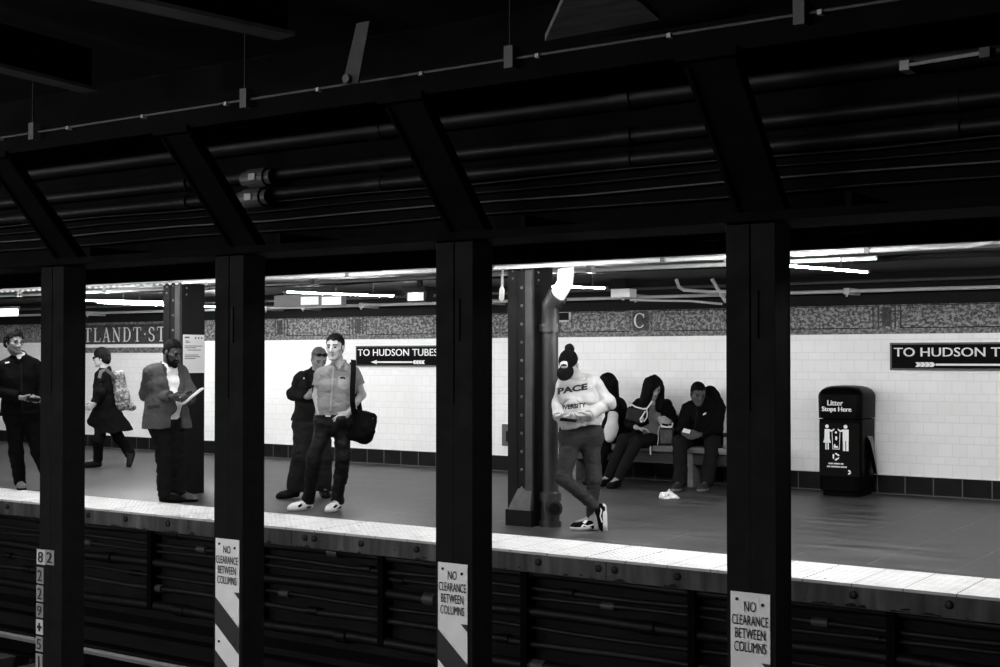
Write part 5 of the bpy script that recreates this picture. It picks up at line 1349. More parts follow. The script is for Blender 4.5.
# ------------------------------------------------------------------ man in the suit jacket
f = Fig(172, 502.5, 'bearded man in a grey suit jacket reading, standing beside the left platform column'); v = V_(f); J = f.J
P = dict(neck=J(169, 366, 0.04), shA=J(150.5, 372.5, -0.07), shB=J(180, 371.5, 0.13), elA=J(147, 395, 0.0), wrA=J(172, 397, -0.22), elB=J(189, 393, 0.05), wrB=J(190, 401, -0.17),
         hipA=J(160, 423, -0.05), hipB=J(173, 423, 0.07), knA=J(165, 457, -0.08), knB=J(176, 457, 0.0))
hA, hB = (f.FL(159, 502.5), f.dirv(75)), (f.FL(174, 501.5), f.dirv(70)); feet(f, P, hA, hB)
head = (J(172.5, 352, -0.02), frame(f.dirv(46, 26), f.up))
o, W = body(f, P, head, 72, [('A', v(0.85, -0.1, 0.25), v(0.2, 0.2, -0.9), v(0, 0.9, 0.4), (0.5, 0.8, 0.6)), ('B', v(-0.7, 0.1, 0.35), v(0.1, 0.9, -0.2), v(-0.3, 0.3, 1), (0.5, 0.8, 0.6))], sc=1.1, belly=0.03, hs=1.06)
brogue = (leather, rubber)
shoe(f, 'shoe', hA[0], hA[1], mats=brogue, L=0.27, parent=o); shoe(f, 'shoe', hB[0], hB[1], mats=(mat('grey_leather', 84, 0.4, 0.5, var=0.2, scale=20), rubber), L=0.265, parent=o)  # second shoe is a lighter grey than the first
F = SDF(); hair_short(F, W, *head, 1.06, 0.004, None, 0.75, 0.020, 0.004, False); F.noise(0.003, (70, 70, 70), 3); hb = f.put('hair', F.mesh(0.005, 'hair'), hair_black, o)
F = SDF()
for sx in (-1, 1): F.cone(W(sx*0.060, 0.005, -0.03), W(sx*0.045, 0.045, -0.085), 0.016, 0.022, 0.02); F.cone(W(sx*0.045, 0.045, -0.085), W(0, 0.085, -0.108), 0.022, 0.024, 0.02); F.cone(W(sx*0.03, 0.085, -0.05), W(0.0, 0.098, -0.045), 0.006, 0.005, 0.01); F.cone(W(sx*0.03, 0.083, -0.05), W(sx*0.024, 0.08, -0.085), 0.008, 0.012, 0.01)
F.noise(0.004, (70, 70, 70), 8); f.put('beard', F.mesh(0.004, 'beard'), hair_black, o)
F = SDF(); torso_sdf(F, P, 0.006, 1.1, 0.03); F.cone(P['neck']-f.up*0.02, P['neck']+f.up*0.03, 0.072, 0.066, 0.02); F.cut(P['pel']+f.up*0.04, -f.up); F.cut(P['neck']+f.up*0.035, unit(f.up+P['fw']*0.25))
F.cone(P['neck']+P['fw']*0.09+f.up*0.03, P['neck']+P['fw']*0.10-f.up*0.04, 0.03, 0.012, 0.01, sub=True); F.noise(0.006, (12, 12, 20), 2)
f.put('shirt', F.mesh(0.006, 'shirt'), shirt_white, o)
F = SDF(); torso_sdf(F, P, 0.028, 1.12, 0.03)
hem = J(160, 428, 0)
for sg in (-1, 1): F.cone(P['pel']+P['lat']*sg*0.10+f.up*0.1, P['pel']+P['lat']*sg*0.13-f.up*0.09, 0.145, 0.16, 0.06)
F.cone(P['neck']-P['fw']*0.03, P['neck']-P['fw']*0.035+f.up*0.02, 0.085, 0.08, 0.03)
mid, lat, fw, up = P['mid'], P['lat'], P['fw'], P['upv']; Lt = np.linalg.norm(P['mid']-P['pel'])
def opening(X, Y, Z, v_, mid=mid, lat=lat, fw=fw, up=up, Lt=Lt):
    x, y, z = X-mid[0], Y-mid[1], Z-mid[2]
    a = x*lat[0]+y*lat[1]+z*lat[2]-0.015; b = x*fw[0]+y*fw[1]+z*fw[2]; c = x*up[0]+y*up[1]+z*up[2]
    wd = 0.040+0.035*np.clip((c+0.25)/0.25, 0, 1)+0.03*np.clip((-c-0.42)/0.15, 0, 1)
    return np.maximum(v_, np.minimum(wd-np.abs(a), b-0.01)*0.7)
F.fn(opening); F.cut(hem, -f.up); F.cut(P['neck']+f.up*0.035, unit(f.up+P['fw']*0.3));
F.noise(0.010, (7, 7, 11), 51); F.crease(0.009, (4, 4, 7), 53); F.noise(0.004, (26, 26, 30), 52)
jk = f.put('jacket', F.mesh(0.006, 'jacket'), tweed, o); sleeves(f, P, jk, tweed, (0.085, 0.077, 0.060), 220, back=0.03)
decal(f, jk, 'lapel', [([(163, 360.5), (166, 365), (173, 381), (174.5, 390), (169, 380), (164, 372), (166, 370.5), (162, 366)], None)], mat('lapel_grey', 52, 0.9, 0.05), jk, 0.006)
decal(f, jk, 'pocket_flap', [([(147, 406), (159, 404.5), (160, 407.5), (148, 409.5)], None)], mat('lapel_grey', 78), jk, 0.005)
F = trousers_sdf(P, (0.112, 0.085, 0.078), 0.014, 1.1, 0.12); F.cut(P['anA']-f.up*0.045, -f.up); F.crease(0.009, (5, 5, 10), 63); F.noise(0.014, (8, 8, 12), 61); F.noise(0.007, (18, 18, 30), 62)
f.put('trousers', F.mesh(0.006, 'trousers'), cloth_dark, o)
a, b = J(183, 404, -0.30), J(202, 388.5, -0.22); c = (a+b)/2; ex = unit(b-a); n_ = unit(np.cross(ex, unit(v(0.25, 0.1, 1))))
F = SDF(); F.box(c, (np.linalg.norm(b-a)/2, 0.010, 0.055), np.array([ex, n_, np.cross(ex, n_)]), 0.004); me = F.mesh(0.005, 'folder')
held(f, 'folder', 'white folder tilted in the hand of the man in the suit jacket', 'folder', me, mat('folder_white', 218, 0.5, 0.3, var=0.1, scale=20), c)
pc = J(185.5, 394.5, -0.33); held(f, 'phone', 'dark phone held over the folder by the man in the suit jacket', 'phone', phone_mesh(pc, np.array([unit(v(0.4, -0.2, 0.8)), unit(v(0.8, 0.45, -0.1)), unit(v(-0.3, 0.9, 0.3))])), screen, pc, 'phones in hands')

# ------------------------------------------------------------------ man at the left edge
f = Fig(19, 490.5, 'man in glasses and a dark zipped jacket holding a phone, at the left edge'); v = V_(f); J = f.J
P = dict(neck=J(19, 357, 0.02), shA=J(1, 368, 0.0), shB=J(34, 365, 0.05), elA=J(-6, 390, 0.03), wrA=J(21, 397.5, -0.24), elB=J(45, 388, 0.03), wrB=J(43, 400, -0.2),
         hipA=J(14, 417, 0.0), hipB=J(30, 417, 0.03), knA=J(16, 451, -0.05), knB=J(38, 451, -0.05))
hA, hB = (f.FL(19.5, 488.8), f.dirv(6)), (f.FL(48, 489), f.dirv(28)); feet(f, P, hA, hB)
head = (J(14, 342.5, -0.02), frame(f.dirv(34, 4), v(0.06, 1, 0)))
o, W = body(f, P, head, 138, [('A', v(0.9, -0.25, 0.2), v(0.1, 0.9, -0.5), v(0.1, 0.5, 0.9), (0.4, 0.9, 0.6)), ('B', v(-0.9, -0.1, 0.3), v(0.1, 0.9, -0.5), v(0, 0.5, 0.9), (0.4, 0.9, 0.6))], hs=1.1, beard='stubble')
shoe(f, 'shoe', hA[0], hA[1], mats=(mat('brown_leather', 96, 0.4, 0.5, var=0.3, scale=16), rubber), parent=o); shoe(f, 'shoe', hB[0], hB[1], mats=(mat('brown_leather', 96), rubber), parent=o)
F = SDF(); hair_short(F, W, *head, 1.1, 0.014, None, 0.75, 0.014, 0.022); F.noise(0.007, (45, 45, 45), 3); f.put('hair', F.mesh(0.005, 'hair'), hair_dark, o)
glasses(f, W, o, leather, 1.1)
F = SDF(); torso_sdf(F, P, 0.006); F.cone(P['neck']-f.up*0.02, P['neck']+f.up*0.05, 0.072, 0.066, 0.02); F.cut(P['mid']-f.up*0.2, -f.up); F.cut(P['neck']+f.up*0.05, unit(f.up+P['fw']*0.3))
F.cone(P['neck']+P['fw']*0.09+f.up*0.04, P['neck']+P['fw']*0.10-f.up*0.03, 0.03, 0.01, 0.01, sub=True); f.put('shirt', F.mesh(0.006, 'shirt'), shirt_white, o)
F = SDF(); torso_sdf(F, P, 0.026, 1.03); F.cone(P['pel']+f.up*0.08+P['lat']*-0.08, P['pel']-f.up*0.0+P['lat']*-0.08, 0.135, 0.14, 0.05); F.cone(P['pel']+f.up*0.08+P['lat']*0.08, P['pel']+P['lat']*0.08, 0.135, 0.14, 0.05)
F.cone(P['neck']-P['fw']*0.03, P['neck']-P['fw']*0.03+f.up*0.04, 0.085, 0.08, 0.03); F.cut(J(20, 414.5, 0), v(0.05, -1, 0)); F.cut(P['neck']+f.up*0.045, unit(f.up+P['fw']*0.45))
F.cone(P['neck']+P['fw']*0.10+f.up*0.06-P['lat']*0.02, P['neck']+P['fw']*0.16-f.up*0.12+P['lat']*0.015, 0.065, 0.016, 0.01, sub=True);
F.noise(0.011, (7, 7, 12), 71); F.noise(0.004, (24, 24, 30), 72); jk = f.put('jacket', F.mesh(0.006, 'jacket'), cloth_black, o); sleeves(f, P, jk, cloth_black, (0.084, 0.074, 0.055), 230)
decal(f, jk, 'zip', [([(20.7, 363), (21.6, 363), (22.6, 413), (21.6, 413)], None)], cloth_char, jk, 0.004)
decal(f, jk, 'badge', [([(5, 362.2), (9.5, 361.5), (9.6, 362.8), (5.2, 363.6)], None)], pale_pipe, jk, 0.004)
F = trousers_sdf(P, (0.100, 0.082, 0.072), 0.012); F.cut(P['anA']-f.up*0.05, -f.up); F.noise(0.010, (9, 9, 14), 81); F.noise(0.004, (22, 22, 40), 82); f.put('trousers', F.mesh(0.006, 'trousers'), cloth_black, o)
pc = J(33, 399.5, -0.34); held(f, 'phone', 'dark phone in both hands of the man at the left edge', 'phone', phone_mesh(pc, np.array([unit(v(0.2, 0.6, 0.8)), unit(v(1, 0, -0.2)), unit(v(0, 0.8, -0.6))])), screen, pc, 'phones in hands')

# ------------------------------------------------------------------ man behind the man with the bag
f = Fig(310, 498, 'man in dark work clothes with sunglasses on his head, standing behind the shoulder bag man'); v = V_(f); J = f.J
P = dict(neck=J(318, 371, 0.03), shA=J(302, 379, 0.0), shB=J(333, 378, 0.05), elA=J(294, 394, 0.04), wrA=J(307, 397, -0.22), elB=J(343, 396, 0.06), wrB=J(331, 399, -0.2),
         hipA=J(304, 422, 0.0), hipB=J(320, 422, 0.03), knA=J(302, 457, -0.04), knB=J(323, 457, 0.0))
hA, hB = (f.FL(300, 497.3), f.dirv(-62)), (f.FL(322, 496.3), f.dirv(12)); feet(f, P, hA, hB)
head = (J(319, 359, -0.06), frame(f.dirv(18, 28), f.up))
o, W = body(f, P, head, 118, [('A', v(0.8, 0.35, 0.25), v(0.3, 0.2, -0.9), v(0, 0.9, 0.4), (0.4, 0.8, 0.6)), ('B', v(-0.8, 0.35, 0.25), v(-0.3, 0.3, -0.9), v(0, 0.9, 0.4), (0.4, 0.8, 0.6))], hs=1.05, sc=1.03)
boots = (leather, rubber); shoe(f, 'boot', hA[0], hA[1], mats=boots, L=0.29, parent=o, high=0.02); shoe(f, 'boot', hB[0], hB[1], mats=boots, L=0.28, parent=o, high=0.02)
F = SDF(); hair_short(F, W, *head, 1.05, 0.004, None, 0.75, 0.016, 0.0, False); F.noise(0.003, (60, 60, 60), 3); f.put('hair', F.mesh(0.005, 'hair'), mat('hair_grey', 74, 0.6, 0.3, var=0.3, scale=60), o)
F = SDF()
for sx in (-1, 1): F.ell(W(sx*0.034, 0.080, 0.090), np.array((0.031, 0.014, 0.021)), head[1], 0.004); F.cone(W(sx*0.06, 0.072, 0.09), W(sx*0.088, -0.01, 0.065), 0.005, 0.004, 0.004)
F.cone(W(-0.02, 0.088, 0.094), W(0.02, 0.088, 0.094), 0.006, 0.006, 0.004); f.put('sunglasses', F.mesh(0.003, 'sunglasses'), mat('dark_lens', 12, 0.12, 0.7), o)
F = SDF(); torso_sdf(F, P, 0.026, 1.03, 0.01); F.cone(P['neck']-P['fw']*0.02, P['neck']+f.up*0.025, 0.085, 0.078, 0.03)
F.cut(P['pel']+f.up*0.02, -f.up); F.cut(P['neck']+f.up*0.035, unit(f.up+P['fw']*0.4));
F.noise(0.013, (7, 7, 12), 91); F.noise(0.005, (22, 22, 28), 92); jk = f.put('jacket', F.mesh(0.006, 'jacket'), cloth_dark, o); sleeves(f, P, jk, cloth_dark, (0.082, 0.076, 0.056), 240)
decal(f, jk, 'button', [([(303.2, 377.5), (304.6, 377.5), (304.6, 379), (303.2, 379)], None)], pale_pipe, jk, 0.004)
decal(f, jk, 'shoulder_strap', [([(305, 372.5), (308, 371.5), (311.5, 402), (308.5, 402)], None)], cloth_black, jk, 0.006)
F = trousers_sdf(P, (0.115, 0.102, 0.095), 0.014, 1.03); F.cut(P['anA']-f.up*0.035, -f.up); F.noise(0.016, (8, 8, 11), 95); F.noise(0.006, (20, 20, 32), 96); f.put('trousers', F.mesh(0.006, 'trousers'), cloth_char, o)
pc = J(315.5, 391, -0.32); held(f, 'phone', 'dark phone in the hands of the man with sunglasses on his head', 'phone', phone_mesh(pc, np.array([unit(v(1, 0, 0)), unit(v(0, 0.8, 0.5)), unit(v(0, -0.5, 0.8))])), screen, pc, 'phones in hands')

# ------------------------------------------------------------------ walking person
f = Fig(100, 467.5, 'person in a long dark coat with a backpack striding to the left'); v = V_(f); J = f.J
P = dict(neck=J(104, 370, 0.0), shA=J(109, 376, 0.15), shB=J(100, 376, -0.16), elA=J(106, 394, 0.22), wrA=J(98, 404, 0.2), elB=J(99, 394, -0.24), wrB=J(94.5, 404, -0.26),
         hipA=J(108, 419, 0.08), hipB=J(105, 419, -0.08), knA=J(119, 438, 0.10), knB=J(98, 440, -0.10))
hB = (f.FL(102, 467.2), f.dirv(-97)); hA = (J(136, 454.5, 0.06), v(-0.30, -0.74, 0.60), v(-1, 0.3, 0.0)); feet(f, P, hA, hB); P['anA'] = J(130, 453, 0.08)
head = (J(101.5, 358, 0.0), frame(f.dirv(-103, 4), f.up))
o, W = body(f, P, head, 150, [('B', v(-0.7, -0.5, 0.1), v(0.1, 0.3, -1), v(-0.3, 0.9, 0.2), (0.4, 0.6, 0.5)), ('A', v(-0.7, -0.5, 0), v(0, 0.3, 1), v(-0.3, 0.9, 0), (0.4, 0.6, 0.5))], sc=0.95, hs=1.05)
shoe(f, 'boot', hA[0], hA[1], hA[2], boots, 0.25, parent=o, high=0.03); shoe(f, 'boot', hB[0], hB[1], mats=boots, L=0.26, parent=o, high=0.03)
F = SDF(); hair_short(F, W, *head, 1.05, 0.016, None, 0.5, -0.02, 0.008); F.ell(W(0, -0.07, -0.03), np.array((0.065, 0.045, 0.06)), head[1], 0.03); F.noise(0.005, (40, 40, 40), 3); f.put('hair', F.mesh(0.005, 'hair'), hair_dark, o)
F = SDF()
for sx in (-1, 1): F.ell(W(sx*0.034, 0.096, 0.006), np.array((0.030, 0.012, 0.020)), head[1], 0.004); F.cone(W(sx*0.06, 0.088, 0.01), W(sx*0.086, 0.0, 0.01), 0.006, 0.004, 0.004)
F.cone(W(-0.03, 0.1, 0.012), W(0.03, 0.1, 0.012), 0.01, 0.01, 0.004); f.put('sunglasses', F.mesh(0.004, 'sunglasses'), mat('dark_lens', 12), o)
F = SDF(); torso_sdf(F, P, 0.030, 0.95); F.cone(P['neck'], P['neck']+f.up*0.03, 0.075, 0.07, 0.03)
F.cone(J(106, 402, 0), J(111, 434, -0.02), 0.15, 0.22, 0.06); F.cone(J(107, 408, 0.0), J(121, 434, 0.0), 0.13, 0.17, 0.06); F.cone(J(103, 405, -0.02), J(92, 421, -0.05), 0.10, 0.07, 0.06)
F.cut(J(115, 431.5, 0), v(0.10, -1, 0)); F.cut(J(92, 419.5, 0), unit(v(-0.9, -1, 0))) if False else None; F.cut(P['neck']+f.up*0.04, f.up)
F.noise(0.022, (9, 9, 2.5), 101); F.noise(0.007, (20, 20, 16), 102); jk = f.put('coat', F.mesh(0.007, 'coat'), cloth_black, o); sleeves(f, P, jk, cloth_black, (0.080, 0.074, 0.056), 250)
F = trousers_sdf(P, (0.095, 0.075, 0.066), 0.012, 0.95); F.cone(P['anA'], P['anA']+unit(P['anA']-P['knA'])*0.01, 0.07, 0.06, 0.03); F.cap(P['anB']+f.up*0.0, P['anB']-P['knB'], 0.11); F.noise(0.009, (9, 9, 14), 105); f.put('trousers', F.mesh(0.007, 'trousers'), cloth_black, o)
bc = J(119, 390, 0.02); Rb = np.array([unit(v(0.93, 0.18, -0.3)), unit(v(0.3, 0, 0.95)), unit(v(-0.2, 1, 0))])
F = SDF(); F.box(bc, (0.095, 0.13, 0.28), Rb, 0.06, 0.03); F.ell(bc+v(0.02, -0.12, 0.02), (0.12, 0.13, 0.15), None, 0.05); F.noise(0.012, (10, 10, 10), 4)
pat = mosaic_material('patterned_backpack', 0.01, 0.30, 24.0)
bp = held(f, 'backpack', 'patterned grey backpack on the back of the walking person', 'backpack', F.mesh(0.007, 'backpack'), pat, bc)
F = SDF(); F.cone(J(118, 403, -0.06), J(132, 407, 0.0), 0.06, 0.055, 0.03); F.noise(0.008, (14, 14, 14), 9); childmesh(bp, f, 'front_pouch', F.mesh(0.006, 'front_pouch'), pat)
childmesh(bp, f, 'strap', ribbon(f, [J(117, 380, -0.12), J(112, 374, -0.18), J(106, 369.5, -0.19), J(101, 371.5, -0.25), J(99, 378, -0.27)], 0.045, 0.008, -f.ef), mat('strap_grey', 70, 0.7, 0.3))
# ------------------------------------------------------------------ three people on the bench
SIT = 'people seated on the bench'
# seated man
f = Fig(697, 485.5, 'man in a black hooded jacket leaning forward on the bench, hands clasped', group=SIT); v = V_(f); J = f.J
P = dict(neck=J(704, 405, -0.10), shA=J(688, 409, -0.12), shB=J(719, 409, -0.04), elA=J(683, 427, -0.22), wrA=J(683.5, 433, -0.42), elB=J(716, 430, -0.18), wrB=J(699, 435, -0.42),
         hipA=J(695, 438, 0.04), hipB=J(712, 438, 0.06), knA=J(680, 443, -0.42), knB=J(713, 444, -0.38))
hA, hB = (f.FL(682, 490), f.dirv(-22)), (f.FL(709, 490), f.dirv(-25)); feet(f, P, hA, hB)
head = (J(698, 393.5, -0.20), frame(f.dirv(20, 24), f.up))
o, W = body(f, P, head, 74, [('A', v(0.75, -0.35, 0.4), v(0.4, 0.1, -0.7), v(0.1, 0.8, 0.5), (0.6, 0.9, 0.7)), ('B', v(-0.8, -0.1, 0.4), v(-0.3, 0.1, -0.8), v(0, 0.8, 0.5), (0.6, 0.9, 0.7))], hs=1.1, sc=1.05)
sneak = (mat('dark_sneaker', 34, 0.6, 0.3, var=0.3, scale=14), mat('grey_rubber', 110, 0.6, 0.3))
shoe(f, 'shoe', hA[0], hA[1], mats=sneak, parent=o); shoe(f, 'shoe', hB[0], hB[1], mats=sneak, parent=o)
F = SDF(); hair_short(F, W, *head, 1.1, 0.003, None, 0.8, 0.016, 0.002, False); F.noise(0.003, (70, 70, 70), 3); f.put('hair', F.mesh(0.005, 'hair'), hair_black, o)
F = SDF(); torso_sdf(F, P, 0.030, 1.06, 0.02); F.cone(P['neck']-f.up*0.02, P['neck']+f.up*0.02, 0.085, 0.08, 0.03)
F.ell(J(711, 398, 0.02), (0.095, 0.085, 0.10), None, 0.05); F.cone(J(710, 392, 0.02), J(716, 402, 0.03), 0.07, 0.08, 0.05)
F.noise(0.014, (8, 8, 10), 111); F.noise(0.006, (20, 20, 24), 112)
jk = f.put('hooded_jacket', F.mesh(0.006, 'hooded_jacket'), cloth_black, o); sleeves(f, P, jk, cloth_black, (0.088, 0.080, 0.055), 260, back=0.03)
decal(f, jk, 'chest_mark', [([(702.6, 414.6), (704.2, 413.0), (706.6, 412.6), (705.2, 414.4), (703.4, 415.4)], None)], white_enamel, jk, 0.006)
decal(f, jk, 'zip', [([(696.6, 408), (697.6, 408), (695.4, 428), (694.4, 428)], None)], cloth_char, jk, 0.005)
F = trousers_sdf(P, (0.105, 0.088, 0.075), 0.014, 1.05, 0.06); F.cut(P['anA']-f.up*0.04, -f.up); F.noise(0.012, (9, 9, 12), 115); F.noise(0.005, (20, 20, 30), 116); f.put('trousers', F.mesh(0.006, 'trousers'), cloth_dark, o)
pc = J(686.5, 431, -0.50); held(f, 'phone', 'pale phone in the clasped hands of the seated man', 'phone', phone_mesh(pc, np.array([unit(v(0.9, -0.3, 0.2)), unit(v(0.2, 0.75, -0.4)), unit(v(0.1, 0.4, 0.8))]), (0.042, 0.026, 0.006)), mat('phone_white', 215, 0.4, 0.4), pc, 'phones in hands')

# seated woman
f = Fig(650, 484, 'long-haired woman in a dark cardigan sitting on the bench, looking down', group=SIT); v = V_(f); J = f.J
P = dict(neck=J(652, 401, -0.02), shA=J(638, 406, -0.02), shB=J(666, 405, 0.03), elA=J(630, 423, -0.06), wrA=J(637, 428, -0.27), elB=J(674, 421, 0.0), wrB=J(669, 422, -0.24),
         hipA=J(645, 439, 0.06), hipB=J(659, 439, 0.06), knA=J(624, 440, -0.36), knB=J(637, 442, -0.40))
hA, hB = (f.FL(611.5, 486), f.dirv(-55)), (f.FL(619.5, 487.5), f.dirv(-30)); feet(f, P, hA, hB)
head = (J(653.5, 388, -0.08), frame(f.dirv(24, 26), v(0.05, 1, 0)))
o, W = body(f, P, head, 138, [('A', v(0.9, -0.05, 0.3), v(0, -1, 0.1), v(0.1, 0.1, 1), (0.2, 0.4, 0.3)), ('B', v(-0.85, 0.25, 0.3), v(-0.2, -0.3, -0.9), v(0, 1, 0.3), (0.4, 0.7, 0.5))], female=True, sc=0.93, hs=1.03)
flat = (leather, rubber); shoe(f, 'shoe', hA[0], hA[1], mats=flat, L=0.25, parent=o); shoe(f, 'shoe', hB[0], hB[1], mats=flat, L=0.25, parent=o)
F = SDF(); F.ell(W(0, -0.02, 0.035), np.array((0.108, 0.118, 0.112)), head[1], 0.03)
for sx in (-1, 1): F.cone(W(sx*0.085, 0.01, -0.01), P['sh'+('A' if sx > 0 else 'B')]*0.55+P['mid' if 'mid' in P else 'neck']*0.45+v(0.0, -0.03, 0.10), 0.05, 0.055, 0.05) 
F.cone(W(0, -0.09, 0.0), P['neck']-f.up*0.16-P['fw']*0.10, 0.085, 0.11, 0.05); F.cone(W(0.05, 0.03, 0.04), J(641, 408, -0.10), 0.06, 0.05, 0.05)
F.ell(W(-0.022, 0.11, -0.03), np.array((0.066, 0.095, 0.10)), head[1], 0.01, sub=True)
F.noise(0.010, (26, 26, 8), 4); F.noise(0.004, (60, 60, 20), 5); f.put('hair', F.mesh(0.005, 'hair'), hair_black, o)
F = SDF(); torso_sdf(F, P, 0.008, 0.93, 0.01, True); F.cut(P['pel']+f.up*0.02, -f.up); F.cut(P['neck']-f.up*0.01, unit(f.up+P['fw']*0.5)); F.noise(0.006, (12, 12, 20), 2); f.put('top', F.mesh(0.006, 'top'), mat('top_grey', 92, 0.8, 0.2), o)
F = SDF(); torso_sdf(F, P, 0.026, 0.94, 0.0, True)
def opening2(X, Y, Z, v_, mid=P['mid'], lat=P['lat'], fw=P['fw'], up=P['upv']):
    x, y, z = X-mid[0], Y-mid[1], Z-mid[2]; a = x*lat[0]+y*lat[1]+z*lat[2]-0.01; b = x*fw[0]+y*fw[1]+z*fw[2]
    return np.maximum(v_, np.minimum(0.075-np.abs(a), b-0.02)*0.7)
F.fn(opening2)
F.cut(P['neck']+f.up*0.02, unit(f.up+P['fw']*0.4))
F.noise(0.012, (8, 8, 12), 121); F.noise(0.005, (22, 22, 26), 122); jk = f.put('cardigan', F.mesh(0.006, 'cardigan'), cloth_black, o); sleeves(f, P, jk, cloth_black, (0.074, 0.068, 0.048), 270, back=0.05)
F = trousers_sdf(P, (0.098, 0.074, 0.060), 0.012, 0.98, 0.06); F.cap(P['anA']+f.up*0.01, P['anA']-P['knA'], 0.09); F.cap(P['anB']+f.up*0.01, P['anB']-P['knB'], 0.09); F.noise(0.008, (9, 9, 12), 125); f.put('trousers', F.mesh(0.006, 'trousers'), cloth_dark, o)
c = J(636, 415, -0.20)
F = SDF(); F.box(c, (0.115, 0.05, 0.085), np.array([unit(v(0.95, -0.25, 0.15)), unit(v(-0.1, 0.2, 1)), unit(v(0.25, 0.95, -0.1))]), 0.03); F.noise(0.008, (14, 14, 14), 6)
bo = held(f, 'pouch', 'dark soft pouch with a white strap across the lap of the seated woman', 'bag', F.mesh(0.006, 'pouch'), mat('pouch_dark', 32, 0.8, 0.2), c)
wl = mat('strap_white', 205, 0.6, 0.3)
def cord(pts, r=0.008):
    mb = MB(); mb.tube([Vector(p) for p in pts], r, 8); bmesh.ops.recalc_face_normals(mb.bm, faces=mb.bm.faces); me = bpy.data.meshes.new('strap'); mb.bm.to_mesh(me); mb.bm.free(); return me
childmesh(bo, f, 'strap', cord([J(628, 402, -0.22), J(630.5, 404, -0.27), J(636, 407, -0.28), J(643, 409, -0.285), J(647, 408.5, -0.28), J(650, 404.5, -0.25), J(652, 401.5, -0.2)], 0.010), wl)
childmesh(bo, f, 'strap', cord([J(646.5, 408.5, -0.285), J(647.2, 413, -0.30), J(647, 417, -0.30), J(644.5, 421, -0.30), J(641, 422, -0.30), J(640, 419.5, -0.30), J(643, 415, -0.30), J(645.5, 411, -0.295)], 0.008), wl)
mb = MB(); q = J(642, 419.5, -0.30); mb.box((-0.022, -0.006, -0.03), (0.022, 0.006, 0.03), 0.006, Matrix.Translation(Vector(q))); me = bpy.data.meshes.new('slide'); mb.bm.to_mesh(me); mb.bm.free(); childmesh(bo, f, 'slide', me, mat('slide_grey', 140, 0.5, 0.3))
# handbag on the bench between them
c = J(666.5, 436.5, -0.14)
F = SDF(); F.box(c, (0.085, 0.055, 0.095), np.array([unit(v(1, 0, 0.1)), unit(v(-0.1, 0, 1)), unit(v(0, 1, 0))]), 0.025); F.noise(0.006, (14, 14, 14), 6)
bo = held(f, 'handbag', 'small patterned handbag standing on the bench between the seated woman and man', 'bag', F.mesh(0.006, 'handbag'), mat('handbag_pattern', 52, 0.5, 0.4, var=0.8, scale=16), c)
childmesh(bo, f, 'rim', ribbon(f, [J(660.5, 422.5, -0.20), J(661.5, 426.2, -0.215), J(667, 427.2, -0.22), J(672, 426.2, -0.215), J(673, 422.5, -0.20)], 0.022, 0.01, -f.ef), wl)
childmesh(bo, f, 'chain', cord([J(659.5, 426, -0.2), J(658, 432, -0.21), J(658.5, 439, -0.21), J(657.5, 445, -0.21)], 0.006), pale_pipe)
childmesh(bo, f, 'tassel', cord([J(650.5, 445.5, -0.235), J(650.2, 449, -0.24), J(650.6, 454.5, -0.24)], 0.009), wl)

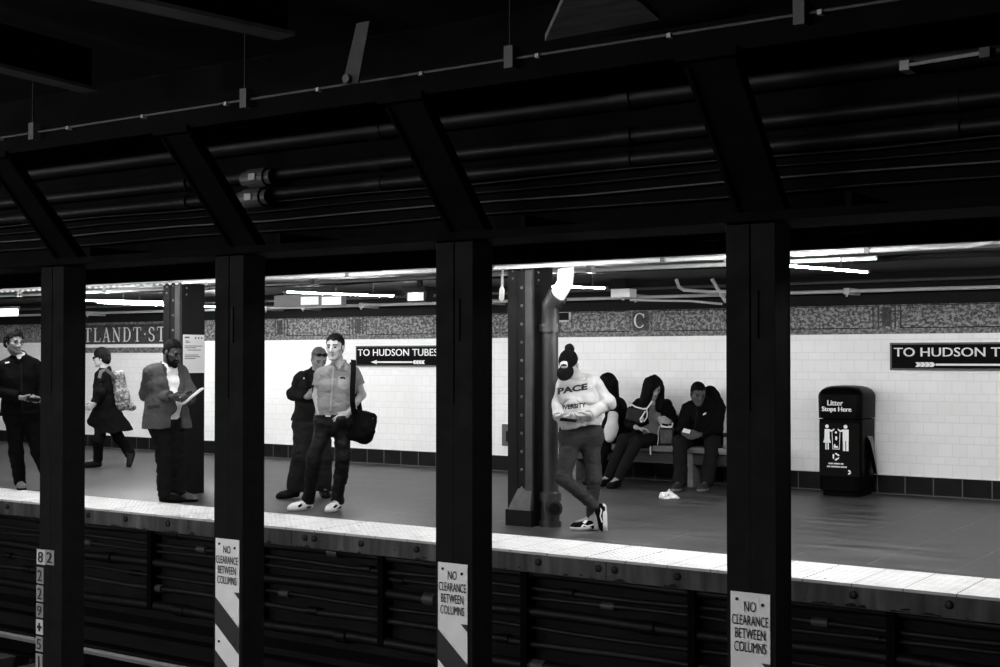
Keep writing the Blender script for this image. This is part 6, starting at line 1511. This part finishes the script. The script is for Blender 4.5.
# seated person with their back turned
f = Fig(613, 481.0, 'dark-haired person in a dark jacket sitting on the bench behind the standing woman', group=SIT); v = V_(f); J = f.J
P = dict(neck=J(611, 397, 0.0), shA=J(619, 404, 0.17), shB=J(613, 404, -0.15), elA=J(616, 424, 0.2), wrA=J(604, 431, 0.1), elB=J(614, 424, -0.22), wrB=J(604, 431, -0.2),
         hipA=J(619, 440, 0.12), hipB=J(617, 440, -0.06), knA=J(605, 445, 0.02), knB=J(603, 446, -0.24))
hA, hB = (f.FL(604.5, 482.5), f.dirv(-75)), (f.FL(602.5, 484.5), f.dirv(-70)); feet(f, P, hA, hB)
head = (J(606.5, 384, -0.02), frame(f.dirv(-118, 10), f.up))
o, W = body(f, P, head, 120, [('B', v(-0.8, -0.2, 0.3), v(0, -1, 0), v(0, 0, 1), (0.4, 0.7, 0.5)), ('A', v(-0.8, -0.2, 0.3), v(0, -1, 0), v(0, 0, 1), (0.4, 0.7, 0.5))], hs=1.05, sc=0.95)
shoe(f, 'shoe', hA[0], hA[1], mats=flat, L=0.25, parent=o); shoe(f, 'shoe', hB[0], hB[1], mats=flat, L=0.25, parent=o)
F = SDF(); F.ell(W(0, -0.02, 0.035), np.array((0.094, 0.110, 0.104)), head[1], 0.03); F.cone(W(0, -0.08, -0.01), P['neck']-f.up*0.06-P['neck']*0+v(0.05, 0, 0), 0.075, 0.055, 0.05)
F.ell(W(0, 0.10, -0.05), np.array((0.07, 0.07, 0.09)), head[1], 0.02, sub=True); F.noise(0.006, (30, 30, 10), 4); f.put('hair', F.mesh(0.005, 'hair'), hair_black, o)
F = SDF(); torso_sdf(F, P, 0.028, 0.97, 0.01); F.cone(P['neck'], P['neck']+f.up*0.02, 0.08, 0.075, 0.03)
F.noise(0.012, (8, 8, 12), 131); F.noise(0.005, (22, 22, 26), 132); jk = f.put('jacket', F.mesh(0.006, 'jacket'), cloth_black, o); sleeves(f, P, jk, cloth_black, (0.078, 0.072, 0.05), 280, back=0.03)
F = trousers_sdf(P, (0.10, 0.08, 0.066), 0.012, 0.98, 0.06); F.cap(P['anA']-f.up*0.01, -f.up, 0.1); F.cap(P['anB']-f.up*0.01, -f.up, 0.1); F.noise(0.009, (9, 9, 12), 135); f.put('trousers', F.mesh(0.006, 'trousers'), cloth_black, o)
c = J(611.5, 424, -0.34)
F = SDF(); F.box(c, (0.062, 0.045, 0.15), np.array([unit(v(1, -0.15, 0)), unit(v(0, 0, 1)), unit(v(0.2, 1, 0))]), 0.04); F.cone(c+v(0, -0.05, 0), c+v(-0.03, -0.17, 0.0), 0.07, 0.05, 0.05); F.noise(0.012, (12, 12, 10), 6)
held(f, 'tote_bag', 'white cloth bag on the lap of the person behind the standing woman', 'bag', F.mesh(0.006, 'tote_bag'), mat('tote_white', 190, 0.8, 0.2, var=0.08, scale=16), c)
